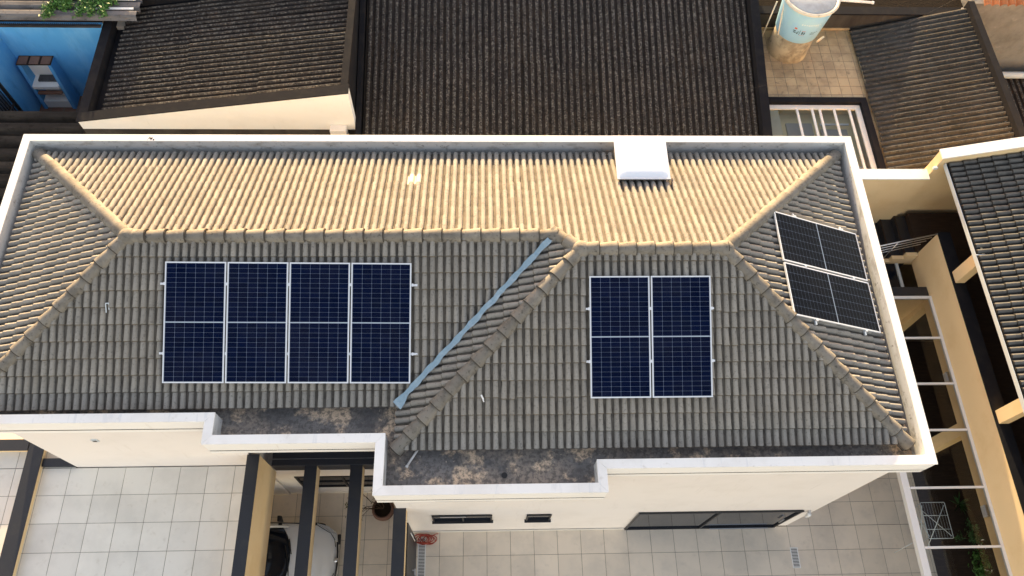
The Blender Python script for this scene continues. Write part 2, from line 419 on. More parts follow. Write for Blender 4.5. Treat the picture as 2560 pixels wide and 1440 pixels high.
# ------------------------------------------------------------------ main house
house = thing('main_house', (-0.6, 7.2, 0), 'white house with hipped concrete tile roof, parapet gutters and solar panels', 'house')
WH = 5.62
# walls
box('wall', M['white'], house, -8.9, -4.95, 4.384, 10.7, 0.0, 5.72)                     # terrace wing
box('wall', M['white'], house, -4.946, -1.91, 4.76, 10.7, 0.0, 5.715)                     # recess
box('wall', M['white'], house, -4.946, -1.91, 4.43, 4.757, 0.0, 2.55)                   # garage back wall
box('wall', M['white'], house, -1.906, 7.76, 3.420, 10.7, 0.0, 5.72)                   # facade block
box('wall', M['white'], house, -9.96, -8.903, 6.0, 10.69, 0.0, 5.69)                       # added out of sight under the overhang to block sun from the terrace
box('rear_bounce_skin', M['rear_bounce'], house, -9.96, 7.76, 10.702, 10.74, 0.0, 5.69)  # added hidden skin that tones the bounce onto the lean-to wall
# recess: upper dark glazing with frame
gw = MB().box(-4.93, -1.92, 4.735, 4.75, 3.05, 5.85).obj('window', M['darkglass'], house)
fb = MB()
for x in (-4.92, -3.95, -2.95, -1.95):
    fb.box(x, x + .05, 4.70, 4.733, 3.05, 5.85)
fb.box(-4.92, -1.92, 4.70, 4.733, 4.1, 4.14)
fb.obj('frame', M['frame'], gw)
# header ledge of black granite above the garage
box('ledge', M['black'], house, -4.72, -1.92, 4.385, 4.70, 2.56, 3.0, bevel=0.006)
box('ledge_joint', M['steel'], house, -4.72, -1.92, 4.53, 4.538, 3.0, 3.004)
# garage window (dark, recessed in white wall)
g2 = box('window', M['darkglass'], house, -4.45, -2.35, 4.425, 4.4285, 0.75, 1.75)
fb = MB()
for z in (0.72, 1.22, 1.75):
    fb.box(-4.48, -2.32, 4.40, 4.4235, z, z + .045)
for x in (-4.48, -3.4, -2.36):
    fb.box(x, x + .045, 4.402, 4.4228, 0.72, 1.79)
fb.obj('frame', M['frame'], g2)
# skirting in garage and facade
box('skirting', M['floor'], house, -4.94, -1.93, 4.408, 4.4295, 0.0, 0.09)
box('skirting', M['floor'], house, -1.90, 3.55, 3.39, 3.4075, 0.0, 0.09)

# parapet ring
POLY = [(-10.028, 10.915), (-10.028, 4.372), (-5.124, 4.372), (-5.124, 3.944), (-1.976, 3.944), (-1.976, 2.982), (2.24, 2.982), (2.24, 3.408), (8.385, 3.408), (8.385, 10.915)]
def offset_poly(poly, d):
    out = []
    n = len(poly)
    for i in range(n):
        p0, p1, p2 = Vector(poly[i - 1]), Vector(poly[i]), Vector(poly[(i + 1) % n])
        d1, d2 = (p1 - p0).normalized(), (p2 - p1).normalized()
        n1, n2 = Vector((-d1.y, d1.x)), Vector((-d2.y, d2.x))
        out.append(tuple(p1 + (n1 + n2) * d / (1 + n1.dot(n2))))
    return out
ZC = 6.373
CW = 0.175
P_out = POLY
P_in = offset_poly(POLY, CW)
W_out = offset_poly(POLY, 0.012)
W_in = offset_poly(POLY, CW - 0.010)
# gutter slab
MB().ext(W_out, 5.86, 5.905).obj('gutter_floor', M['gutter'], house)
for i in range(len(POLY)):
    j = (i + 1) % len(POLY)
    # parapet wall: outer skin and inner skin
    mbp = MB().prism([(*W_out[i], 5.72), (*W_out[j], 5.72), (*W_in[j], 5.72), (*W_in[i], 5.72)], [(*W_out[i], ZC - .032), (*W_out[j], ZC - .032), (*W_in[j], ZC - .032), (*W_in[i], ZC - .032)])
    mbp.obj('parapet', M['white_bright'], house)
    q_out, q_in = offset_poly(POLY, CW - 0.0095), offset_poly(POLY, CW - 0.004)
    MB().prism([(*q_out[i], 5.906), (*q_out[j], 5.906), (*q_in[j], 5.906), (*q_in[i], 5.906)], [(*q_out[i], ZC - .034), (*q_out[j], ZC - .034), (*q_in[j], ZC - .034), (*q_in[i], ZC - .034)]).obj('parapet_lining', M['inner'], house)
    # coping slabs, jointed about every 3.2 m
    A0, A1, B0, B1 = Vector(P_out[i]), Vector(P_out[j]), Vector(P_in[i]), Vector(P_in[j])
    L = (A1 - A0).length
    nseg = max(1, round(L / 4.6))
    for k in range(nseg):
        t0, t1 = k / nseg, (k + 1) / nseg
        g = 0.002 / L
        a, b = A0.lerp(A1, t0 + g), A0.lerp(A1, t1 - g)
        dv = (A1 - A0) / L
        c = B1 if k == nseg - 1 else Vector(b) + Vector((-dv.y, dv.x)) * CW
        d = B0 if k == 0 else Vector(a) + Vector((-dv.y, dv.x)) * CW
        zz = ZC + random.uniform(-.0015, .0015)
        MB().prism([(*a, zz - .03), (*b, zz - .03), (*c, zz - .03), (*d, zz - .03)], [(*a, zz), (*b, zz), (*c, zz), (*d, zz)]).obj('coping', M['coping'], house, bevel=0.003)
# soffit slab below the parapet overhangs
MB().ext(offset_poly(POLY, 0.03), 5.70, 5.858).obj('eaves_slab', M['white'], house)

# ------------------------------------------------------------------ roof
ZE = 6.12
YB, XL, XR, Y1, Y2, XP = 10.50, -9.67, 7.99, 4.76, 3.92, -1.58
TB, TF, TL, TR, TP = 0.46, 0.44, 0.44, 0.44, 0.43
def V3(*a): return Vector(a)
y1 = (TB * YB + TF * Y1) / (TB + TF); z1 = ZE + TB * (YB - y1)
y2 = (TB * YB + TF * Y2) / (TB + TF); z2 = ZE + TB * (YB - y2)
bl, br, fr, fp, va, fl = V3(XL, YB, ZE), V3(XR, YB, ZE), V3(XR, Y2, ZE), V3(XP, Y2, ZE), V3(XP, Y1, ZE), V3(XL, Y1, ZE)
r1l = V3(XL + (z1 - ZE) / TL, y1, z1); r1r = V3(XP + (z1 - ZE) / TP, y1, z1)
r2l = V3(XP + (z2 - ZE) / TP, y2, z2); r2r = V3(XR - (z2 - ZE) / TR, y2, z2)
dk = MB()
dz = Vector((0, 0, -0.02))
pts = [p + dz for p in (bl, br, fr, fp, va, fl, r1l, r1r, r2l, r2r)]
dk.add(pts, [(1, 0, 6, 7, 8, 9), (0, 5, 6), (5, 4, 7, 6), (4, 3, 8, 7), (3, 2, 9, 8), (2, 1, 9)])
roof = dk.obj('roof', M['deck'], house)
# closing wall under the eaves
MB().ext([(XL + .15, Y1 + .15), (XP + .15, Y1 + .15), (XP + .15, Y2 + .15), (XR - .15, Y2 + .15), (XR - .15, YB - .15), (XL + .15, YB - .15)], 5.906, 6.10).obj('eaves_wall', M['gutter'], house)

TW, GA, TLEN = 0.302, 0.318, 0.40
ROLL = [(0, 0), (.004, .034), (.024, .060), (.050, .068), (.076, .060), (.096, .034), (.100, 0)]
def tile_mb():
    """double-roll concrete tile; channel faces and shade-darkened lap edges carry the second material slot"""
    mb = MB()
    mb.mi = []
    for ox in (0.0, .151):
        k = len(ROLL)
        wd = 1.0
        lo0 = [(ox + .05 + (x - .05) * 1.09, 0, z * 1.0 + .024) for x, z in ROLL]
        lo = [(ox + .05 + (x - .05) * 1.09, .017, z * 1.05 + .040) for x, z in ROLL]
        hi = [(ox + .05 + (x - .05) * .91, TLEN, z * .95 + .004) for x, z in ROLL]
        mb.add(lo + hi, [(q, q + 1, k + q + 1, k + q) for q in range(k - 1)], True)
        mb.mi += [0] * (k - 1)
        mb.add(lo0 + lo, [(q, q + 1, k + q + 1, k + q) for q in range(k - 1)], False)
        mb.mi += [1] * (k - 1)  # lap edge: dirt plus the gap's shade put into the colour
        fr_ = [(x, .003, .0) for x, y, z in lo]
        mb.add(lo0 + fr_, [(k + q, k + q + 1, q + 1, q) for q in range(k - 1)], False)
        mb.mi += [1] * (k - 1)
        ch = [(ox + .098, .004), (ox + .112, .006), (ox + .120, .016), (ox + .129, .016), (ox + .137, .006), (ox + .153, .004)] if ox == 0 else [(ox + .098, .004), (ox + .153, .004)]
        k = len(ch)
        v = [(x, 0, z + .026) for x, z in ch] + [(x, TLEN, z + .0) for x, z in ch]
        mb.add(v, [(q, q + 1, k + q + 1, k + q) for q in range(k - 1)], False)
        mb.mi += [1] * (k - 1)
        mb.add([(ox + .098, 0, .03), (ox + .153, 0, .03), (ox + .153, .003, .004), (ox + .098, .003, .004)], [(0, 3, 2, 1)])
        mb.mi += [1]
    return mb
def tile_mesh(mb, m1, m2):
    me = mb.mesh('roof_tile', m1)
    me.materials.append(m2)
    me.polygons.foreach_set('material_index', mb.mi)
    me.update()
    return me
TILE_V = tile_mb()
TILE_ME = tile_mesh(TILE_V, M['tile'], M['channel'])
TILE_NEW = tile_mesh(TILE_V, M['tile_new'], M['tile_new'])
tile_list = []      # (matrix, clipped bmesh or None, score, flag)

def inside(poly, s, t):
    n = len(poly)
    for i in range(n):
        x0, y0 = poly[i]; x1, y1_ = poly[(i + 1) % n]
        if (x1 - x0) * (t - y0) - (y1_ - y0) * (s - x0) < -1e-6:
            return False
    return True

def overlaps(poly, a0, a1, b0, b1):
    n = len(poly)
    for i in range(n):
        x0, y0 = poly[i]; x1, y1_ = poly[(i + 1) % n]
        if all((x1 - x0) * (t - y0) - (y1_ - y0) * (s - x0) < 1e-6 for s in (a0, a1) for t in (b0, b1)):
            return False
    return True

def tile_face(P0, e, u, poly3, s_off=0.0, t_off=-0.06, grow=0.0, sink=None):
    """convex face; e along eave (poly runs counter-clockwise seen from outside), u up the slope"""
    n = e.cross(u).normalized()
    poly = [((p - P0).dot(e), (p - P0).dot(u)) for p in poly3]
    # the eave may overhang a little
    poly_e = [(s, t - 0.07 if t < 0.02 else t) for s, t in poly]
    smin, smax = min(p[0] for p in poly), max(p[0] for p in poly)
    tmax = max(p[1] for p in poly)
    for j in range(int(tmax / GA) + 2):
        t0 = t_off + j * GA
        i0 = math.floor((smin - s_off) / TW) - 1
        i1 = math.ceil((smax - s_off) / TW) + 1
        for i in range(i0, i1):
            s0 = s_off + i * TW
            if not overlaps(poly_e, s0, s0 + TW, t0, t0 + TLEN):
                continue
            full = all(inside(poly_e, s, t) for s in (s0 + .002, s0 + TW - .002) for t in (t0 + .002, t0 + TLEN - .002))
            jit = Matrix.Translation((random.gauss(0, .0012), random.gauss(0, .0025), random.gauss(0, .0012))) @ Euler((random.gauss(0, .004), random.gauss(0, .004), random.gauss(0, .003))).to_matrix().to_4x4()
            if random.random() < .03:
                jit = jit @ Matrix.Translation((0, random.uniform(-.03, .0), random.uniform(0, .008))) @ Euler((0, 0, random.gauss(0, .015))).to_matrix().to_4x4()
            mw = frame_m(P0 + e * s0 + u * t0, e, u, n) @ jit
            c = P0 + e * (s0 + TW / 2) + u * (t0 + GA / 2)
            view = Vector((0, 0, HC)) - c
            score = max(0, n.dot(view.normalized())) / view.length_squared
            clip = None
            if not full:
                bm = bmesh.new()
                bm.from_mesh(TILE_ME)
                inv = mw.inverted()
                nn = len(poly_e)
                for k in range(nn):
                    a = Vector(poly_e[k]); b = Vector(poly_e[(k + 1) % nn])
                    if a.y < 0.02 and b.y < 0.02 and abs(a.y - b.y) < .01 and b.x > a.x:
                        continue
                    dd = (b - a).normalized()
                    wn3 = e * dd.y + u * (-dd.x)          # outward
                    wp = P0 + e * a.x + u * a.y
                    lp = inv @ wp
                    ln = (inv.to_3x3() @ wn3).normalized()
                    geom = bm.verts[:] + bm.edges[:] + bm.faces[:]
                    bmesh.ops.bisect_plane(bm, geom=geom, plane_co=lp, plane_no=ln, clear_outer=True)
                if len(bm.faces) == 0:
                    bm.free()
                    continue
                area = sum(f.calc_area() for f in bm.faces)
                if area < 0.004:
                    bm.free()
                    continue
                score *= min(1, area / 0.15)
                clip = bpy.data.meshes.new('roof_tile')
                clip.materials.append(M['tile'])
                clip.materials.append(M['channel'])
                bm.to_mesh(clip)
                bm.free()
            # the replaced cream tile on the sunny slope
            new = clip is None and abs(c.x + 1.54) < .16 and abs(c.y - 9.55) < .16 and n.y > 0
            tile_list.append((mw, clip, score, new))

def slope_u(h, t):
    return (h + Vector((0, 0, t))).normalized()
X, Y = Vector((1, 0, 0)), Vector((0, 1, 0))
mid = V3(r1r.x, YB, ZE)
# back (sunny) slope, split at the ridge step on a tile joint
tile_face(mid, -X, slope_u(-Y, TB), [mid, bl, r1l, r1r])
tile_face(mid, -X, slope_u(-Y, TB), [br, mid, r1r, r2l, r2r])
# front slopes
tile_face(fl, X, slope_u(Y, TF), [fl, va, r1r, r1l], s_off=.05)
tile_face(fp, X, slope_u(Y, TF), [fp, fr, r2r, r2l], s_off=.1)
# ends
tile_face(bl, -Y, slope_u(X, TL), [bl, fl, r1l], s_off=.07)
tile_face(fr, Y, slope_u(-X, TR), [fr, br, r2r], s_off=.02)
tile_face(va, -Y, slope_u(X, TP), [va, fp, r2l, r1r], s_off=.0)
order = sorted(range(len(tile_list)), key=lambda k: -tile_list[k][2])
single = set(order[:300])
rest = MB()
rest_mi = []
for k, (mw, clip, score, new) in enumerate(tile_list):
    if k in single or new:
        inst('roof_tile', clip or (TILE_NEW if new else TILE_ME), roof, mw)
    else:
        me = clip or TILE_ME
        rest.v += []
        o0 = len(rest.v)
        rest.v += [tuple(mw @ v.co) for v in me.vertices]
        for p in me.polygons:
            rest.f.append(tuple(i + o0 for i in p.vertices))
            rest.sm.append(p.use_smooth)
            rest_mi.append(p.material_index)
ro = rest.obj('roof_tiles', M['tile'], roof, kind='stuff')
ro.data.materials.append(M['channel'])
ro.data.polygons.foreach_set('material_index', rest_mi)

# ridge and hip caps
def cap_mesh(L, n=8):
    """tapered half-round ridge tile with a lower lip darkened for grime and lap shade"""
    rows = []
    for (yy, ww, hh) in ((0, .143, .132), (.020, .147, .146), (L, .112, .102)):
        rows.append([(ww * math.cos(math.pi * k / n), yy, hh * math.sin(math.pi * k / n) ** .85 - .02) for k in range(n + 1)])
    rows.append([(x * .80, .004, (z + .02) * .78 - .02) for x, y, z in rows[0]])
    m = n + 1
    mb = MB()
    mb.add(rows[1] + rows[2], [(k + 1, k, m + k, m + k + 1) for k in range(n)], True)
    mb.add(rows[0] + rows[1], [(k + 1, k, m + k, m + k + 1) for k in range(n)], False)
    mb.add(rows[0] + rows[3], [(k, k + 1, m + k + 1, m + k) for k in range(n)], False)
    return mb
_cm = cap_mesh(.44)
CAP_ME = _cm.mesh('ridge_tile', M['cap'])
CAP_ME.materials.append(M['lip'])
CAP_ME.polygons.foreach_set('material_index', [0] * 8 + [1] * 16)
def cap_line(a, b, gauge=.365, lift=.03, trim0=0.0, trim1=0.0):
    """a = low / start end, tiles lap from a upwards"""
    d = (b - a)
    L = d.length
    d = d.normalized()
    a = a - d * trim0
    L = L + trim0 - trim1
    n = max(1, round(L / gauge))
    g = L / n
    side = d.cross(Vector((0, 0, 1))).normalized()
    up = side.cross(d)
    # mortar bed under the caps
    mb = MB()
    e0, e1 = a, a + d * L
    mb.prism([e0 - side * .15 - up * .05, e0 + side * .15 - up * .05, e1 + side * .15 - up * .05, e1 - side * .15 - up * .05],
             [e0 - side * .115 + up * .045, e0 + side * .115 + up * .045, e1 + side * .115 + up * .045, e1 - side * .115 + up * .045])
    mb.obj('mortar_bed', M['mortar'], roof)
    for k in range(n):
        o = a + d * (k * g) + up * (lift + .012)
        m = frame_m(o, side, d, up) @ Euler((-.05 + random.gauss(0, .008), random.gauss(0, .02), random.gauss(0, .012))).to_matrix().to_4x4()
        inst('ridge_tile', CAP_ME, roof, m)
cap_line(r1r, r1l, trim0=.05)
cap_line(r2r, r2l, trim0=.05)
cap_line(bl, r1l, trim0=.10)
cap_line(fl, r1l, trim0=.10)
cap_line(br, r2r, trim0=.10)
cap_line(fr, r2r, trim0=.12)
cap_line(fp, r2l, trim0=.10)
cap_line(r1r, r2l, trim0=.10)
# junction saddles where ridges and hips meet
for p in (r1l, r2l, r2r, r1r):
    mb = MB().lathe([(.19, -.06), (.175, .045), (.135, .105), (.07, .145), (0.001, .155)], p, 16)
    mb.obj('ridge_saddle', M['cap'], roof)

# valley flashing (blue-grey sheet, wavy edges)
vd = (r1r - va); vl = vd.length; vd = vd.normalized()
vs_ = vd.cross(Vector((0, 0, 1))).normalized()
mb = MB(); v, f = [], []
NS = 64
for k in range(NS + 1):
    t = -.10 + (vl - .10) * k / NS
    c = va + vd * t
    wl_ = .055 + .010 * math.sin(k * 1.05) + random.uniform(-.006, .006)
    wr = .055 + .012 * math.sin(k * .8 + 1) + random.uniform(-.008, .008)
    if k < 5:
        wl_ += .02 * (5 - k) / 5; wr += .07 * (5 - k) / 5
    zz = random.uniform(-.006, .006)
    for (off, h) in ((-wl_, .165), (-wl_ * .45, .158 + zz), (0, .148 + zz), (wr * .45, .156 - zz), (wr, .163)):
        v.append(c + vs_ * off + Vector((0, 0, h + (0.01 if k % 9 < 4 else 0))))
for k in range(NS):
    for q in range(4):
        f.append((k * 5 + q, k * 5 + q + 1, k * 5 + q + 6, k * 5 + q + 5))
mb.add(v, f, True).obj('valley_flashing', M['flash'], roof)

# skylight dome on the sunny slope
sk = thing('roof_skylight', (3.4, 9.9, 6.4), 'square white opal dome skylight set in the sunlit rear roof slope', 'skylight')
zs = 6.66
MB().box(2.93, 3.93, 9.52, 10.52, 6.2, zs + .104).obj('kerb', M['mortar'], sk)
MB().ext([(2.86, 9.45), (4.0, 9.45), (4.0, 10.59), (2.86, 10.59)], zs + .105, zs + .135).obj('rim', M['alu'], sk, bevel=.004)
v, f = [], []
nn = 12
for i in range(nn + 1):
    for j in range(nn + 1):
        a, b = i / nn * 2 - 1, j / nn * 2 - 1
        h = .03 * ((1 - a ** 8) * (1 - b ** 8)) ** .5
        v.append((3.43 + a * .525, 10.02 + b * .525, zs + .136 + h))
for i in range(nn):
    for j in range(nn):
        q = i * (nn + 1) + j
        f.append((q, q + nn + 1, q + nn + 2, q + 1))
MB().add(v, f, True).obj('dome', M['dome'], sk)

# facade openings (front wall plane y = 3.424)
FY = 3.420
sd = box('sliding_door', M['darkglass'], house, 3.62, 7.42, FY - .012, FY - .004, 0.03, 2.10)
fb = MB()
for z in (0.0, 2.07):
    fb.box(3.58, 7.45, FY - .05, FY - .0125, z, z + .05)
for x in (3.58, 5.48, 7.40):
    fb.box(x, x + .04, FY - .047, FY - .0128, 0.051, 2.069)
fb.obj('frame', M['frame'], sd)
MB().box(5.75, 7.25, FY - .075, FY - .052, 0.05, .075).box(7.24, 7.275, FY - .08, FY - .051, .9, 1.25).obj('handle', M['steel'], sd)
# open pane standing out of the track, slightly ajar reflections
def win(x0, x1, z0, z1, mull, sill=True):
    g = box('window', M['darkglass'], house, x0, x1, FY - .012, FY - .004, z0, z1)
    fb = MB()
    fb.box(x0 - .03, x1 + .03, FY - .045, FY - .0125, z1, z1 + .035).box(x0 - .03, x1 + .03, FY - .045, FY - .0125, z0 - .035, z0)
    for x in [x0 - .03] + mull + [x1 - .005]:
        fb.box(x, x + .035, FY - .042, FY - .0127, z0 + .001, z1 - .001)
    fb.obj('frame', M['frame'], g)
    if sill:
        box('sill', M['black'], g, x0 - .06, x1 + .06, FY - .075, FY - .003, z0 - .065, z0 - .038)
    return g
w1 = win(-1.16, 0.16, 1.50, 2.12, [-.5])
box('rail', M['steel'], w1, -1.0, -.42, FY - .06, FY - .046, 2.10, 2.13)
win(1.02, 1.53, 1.47, 2.06, [])
win(-0.98, 0.20, 3.86, 4.45, [-.4], sill=False)
# wall lamps and vent
wlamp = MB().lathe([(.001, -.03), (.045, -.03), (.05, .05), (.03, .07), (.001, .075)], (7.60, FY - .09, 1.95), 12).obj('wall_lamp', M['whitemetal'], house)
MB().box(7.57, 7.63, FY - .06, FY - .001, 1.99, 2.06).obj('bracket', M['steel'], wlamp)
MB().box(7.56, 7.64, FY - .13, FY - .05, 1.80, 1.91).obj('spotlight', M['whitemetal'], wlamp, bevel=.01)
vent = box('vent', M['gutmetal'], house, -7.66, -7.54, 4.36, 4.387, 5.15, 5.27)
box('vent_opening', M['blackmetal'], vent, -7.635, -7.565, 4.354, 4.3595, 5.175, 5.245)
mb = MB()
for k in range(14):
    a, r = random.uniform(0, 6.28), abs(random.gauss(0, .05))
    cx, cy, q = -7.27 + r * math.cos(a) * .8, 10.80 + r * math.sin(a), random.uniform(.006, .022)
    mb.add([(cx + q * math.cos(t * 1.05) * random.uniform(.6, 1.2), cy + q * math.sin(t * 1.05), ZC + .0025 + .0002 * k) for t in range(6)], [(0, 1, 2, 3, 4, 5)])
mb.obj('coping_stain', M['soil'], house, kind='stuff')
# roof drain in the gutter and a second outlet
for (x, y) in ((0.385, 3.42), (-5.95, 4.60)):
    d = MB().lathe([(.066, .003), (.064, .010), (.057, .010), (.055, -.02)], (x, y, 5.905), 16).obj('drain_outlet', M['gutter'], house)
    MB().lathe([(.0565, .006), (.001, .006)], (x, y, 5.908), 16).obj('drain_hole', M['blackmetal'], d)
# stray things on the roof gutter
MB().tube([(-1.20, 3.95, 6.0), (-1.42, 3.62, 5.93)], .022, 8).tube([(-1.42, 3.62, 5.93), (-1.44, 3.585, 5.925)], .03, 8).obj('plastic_pipe', M['pvc'])
tag(bpy.data.objects['plastic_pipe'], 'short white plastic pipe lying in the stained roof gutter', 'pipe')
MB().box(-0.035, -.018, -.10, .07, 0, .008).box(-.03, .03, .065, .085, .004, .012).box(.02, .036, -.05, .075, 0, .008).obj('scrap', M['gutmetal'])
o = bpy.data.objects['scrap']; o.matrix_basis = Matrix.Translation((-7.05, 6.43, 6.12 + .44 * (6.43 - Y1) + .10)) @ Euler((.41, 0, .1)).to_matrix().to_4x4()
tag(o, 'scrap of pale plastic film on the tiles left of the panels', 'litter')
MB().box(-0.015, 0.015, -.05, .05, 0, .01).box(-.02, .0, -.09, -.04, .002, .012).obj('litter', M['pvc'])
o = bpy.data.objects['litter']; o.matrix_basis = Matrix.Translation((-.02, 4.72, 6.12 + .44 * (4.72 - Y2) + .095)) @ Euler((.41, 0, .5)).to_matrix().to_4x4()
tag(o, 'tiny white scrap on the tiles beside the two panel array', 'litter')

# ------------------------------------------------------------------ solar panels
PW, PL = 1.134, 2.278
M['pglass'] = glass_mat('panel_glass', (0.97, 0.98, 0.98), ior=1.16)
_nt = M['pglass'].node_tree                                   # thin film of dust on the glass
_mx = next(q for q in _nt.nodes if q.type == 'MIX_SHADER')
_df = N(_nt, 'ShaderNodeBsdfDiffuse'); _df.inputs[0].default_value = (0.45, 0.42, 0.37, 1)
_ge = N(_nt, 'ShaderNodeNewGeometry'); _nz = N(_nt, 'ShaderNodeTexNoise')
_nz.inputs['Scale'].default_value = 1.3; _nz.inputs['Detail'].default_value = 8
_nt.links.new(_ge.outputs['Position'], _nz.inputs['Vector'])
_mr = N(_nt, 'ShaderNodeMapRange'); _mr.inputs['From Min'].default_value = .42; _mr.inputs['From Max'].default_value = .75; _mr.inputs['To Max'].default_value = .010
_nt.links.new(_nz.outputs[0], _mr.inputs['Value'])
_m2 = N(_nt, 'ShaderNodeMixShader')
_nt.links.new(_mr.outputs[0], _m2.inputs[0]); _nt.links.new(_mx.outputs[0], _m2.inputs[1]); _nt.links.new(_df.outputs[0], _m2.inputs[2])
_nt.links.new(_m2.outputs[0], _nt.nodes['Material Output'].inputs[0])
fbm = MB()
F = .024
fbm.box(0, PW, 0, F, -.035, 0).box(0, PW, PL - F, PL, -.035, 0).box(0, F, F, PL - F, -.035, 0).box(PW - F, PW, F, PL - F, -.035, 0)
ME_FRAME = fbm.mesh('frame', M['alu'])
ME_BACK = MB().box(F, PW - F, F, PL - F, -.012, -.006).mesh('backsheet', M['backsheet'])
ME_MID = MB().box(F, PW - F, PL / 2 - .008, PL / 2 + .008, -.0055, -.0045).mesh('centre_strip', M['alu'])
ME_GLASS = MB().add([(F, F, -.002), (PW - F, F, -.002), (PW - F, PL - F, -.002), (F, PL - F, -.002)], [(0, 1, 2, 3)]).mesh('glass', M['pglass'])
def cells(half, m):
    mb = MB()
    px = (PW - 2 * F - .008) / 6
    usable = (PL - 2 * F - .008 - .024) / 2
    py = usable / 12
    y0 = F + .004 + (usable + .024) * half
    for c in range(6):
        for r in range(12):
            ax, ay = F + .004 + c * px, y0 + r * py
            x0, x1, yy0, yy1 = ax + .0026, ax + px - .0026, ay + .0019, ay + py - .0019
            k = .008
            mb.add([(x0 + k, yy0, -.005), (x1 - k, yy0, -.005), (x1, yy0 + k * .8, -.005), (x1, yy1 - k * .8, -.005), (x1 - k, yy1, -.005), (x0 + k, yy1, -.005), (x0, yy1 - k * .8, -.005), (x0, yy0 + k * .8, -.005)], [tuple(range(8))])
    return mb.mesh('cells', m)
ME_C = [cells(0, M['cell']), cells(1, M['cell'])]
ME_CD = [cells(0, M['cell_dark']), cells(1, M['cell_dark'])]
def solar_panel(mw, label, group, cell_meshes=None):
    t = bpy.data.objects.new('solar_panel', None)
    link(t, None, mw)
    tag(t, label, 'solar panel', group)
    inst('frame', ME_FRAME, t, mw)
    inst('backsheet', ME_BACK, t, mw)
    inst('centre_strip', ME_MID, t, mw)
    inst('glass', ME_GLASS, t, mw)
    for me in cell_meshes or ME_C:
        o = inst('cells', me, t, mw)
        o['kind'] = 'stuff'
def arr(TL_, e, u, n, k, labels, group):
    for i in range(k):
        o = TL_ - u * PL + e * (i * (PW + .027))
        solar_panel(frame_m(o, e, u, n), labels[i], group)
eA = Vector((math.cos(-.0095), math.sin(-.0095), -.0045)).normalized()
uF = slope_u(Y, TF)
uA = (uF - eA * uF.dot(eA)).normalized()
arr(V3(-5.973, 7.19, 7.350), eA, uA, eA.cross(uA), 4,
    ['blue black solar panel at the left end of the row of four', 'second solar panel from the left in the row of four', 'third solar panel from the left in the row of four', 'solar panel at the right end of the row of four'], 'row of four solar panels')
arr(V3(1.998, 6.75, 7.526), X, uF, X.cross(uF), 2,
    ['left panel of the upright pair on the right front slope', 'right panel of the upright pair on the right front slope'], 'upright pair of solar panels')
uR = slope_u(-X, TR)
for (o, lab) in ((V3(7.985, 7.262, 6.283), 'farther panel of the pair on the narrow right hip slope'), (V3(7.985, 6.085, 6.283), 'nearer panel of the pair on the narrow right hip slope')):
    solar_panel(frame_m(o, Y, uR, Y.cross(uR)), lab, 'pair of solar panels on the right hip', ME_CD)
def rail(P, d, u, n, L, clamps, label, group):
    """aluminium rail with end and mid clamps; P = start, d = direction"""
    t = bpy.data.objects.new('mounting_rail', None)
    mw = frame_m(P, d, u, n)
    link(t, None, mw)
    tag(t, label, 'rail', group)
    me = MB().box(0, L, -.02, .02, -.075, -.038).mesh('beam', M['alu'])
    inst('beam', me, t, mw)
    for x in clamps:
        me = MB().box(x - .016, x + .016, -.028, .028, -.037, .004).mesh('clamp', M['alu'])
        inst('clamp', me, t, mw)
    for x in [k for k in (.25, L / 2, L - .25)]:
        me = MB().box(x - .02, x + .02, -.015, .015, -.15, -.0755).mesh('hook', M['alu'])
        inst('hook', me, t, mw)
nF = X.cross(uF)
g = 'rails under the row of four panels'
for (yy, zz, lab) in ((6.81, 7.182, 'upper aluminium rail under the row of four panels'), (5.612, 6.655, 'lower aluminium rail under the row of four panels')):
    rail(V3(-6.075, yy, zz), eA, uA, eA.cross(uA), 4.83, [.092, 1.25, 2.41, 3.57, 4.74], lab, g)
g = 'rails under the upright pair of panels'
for (yy, zz, lab) in ((6.19, 7.279, 'upper aluminium rail under the upright pair of panels'), (5.287, 6.881, 'lower aluminium rail under the upright pair of panels')):
    rail(V3(1.93, yy, zz), X, uF, nF, 2.43, [.055, 1.215, 2.375], lab, g)
nR = Y.cross(uR)
for (xx, lab) in ((6.42, 'rail near the top of the right hip panel pair'), (7.62, 'rail near the eave under the right hip panel pair')):
    rail(V3(xx, 5.99, 6.283 + .44 * (7.985 - xx)), Y, uR, nR, 2.50, [.08, 1.255, 2.42], lab, 'rails under the right hip panels')

# ------------------------------------------------------------------ corrugated roofs
def sheet_mesh(nw, pitch, amp, L, m, style='sin', seg=8, trough=None):
    v, f = [], []
    n = nw * seg
    rows = [0, L * .5, L]
    for yy in rows:
        for k in range(n + 1):
            x = k * pitch / seg
            ph = 2 * math.pi * k / seg
            if style == 'sin':
                z = amp * (0.5 - 0.5 * math.cos(ph))
            else:               # wide canal profile: broad flat crest, narrow trough
                z = amp * max(0.0, min(1.0, (0.5 - 0.5 * math.cos(ph)) * 2.2))
            v.append((x, yy, z + .014 * (1 - yy / L)))
    m1 = n + 1
    for r in range(2):
        f += [(r * m1 + k, r * m1 + k + 1, (r + 1) * m1 + k + 1, (r + 1) * m1 + k) for k in range(n)]
    mb = MB().add(v, f, True)
    v2 = v[:m1] + [(x, y + .003, z - .009) for x, y, z in v[:m1]]
    mb.add(v2, [(m1 + k, m1 + k + 1, k + 1, k) for k in range(n)], False)
    me = mb.mesh('roof_sheet', m)
    me.materials.append(trough or m)
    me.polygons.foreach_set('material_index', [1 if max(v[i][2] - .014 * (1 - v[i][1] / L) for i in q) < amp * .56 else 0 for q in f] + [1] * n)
    return me

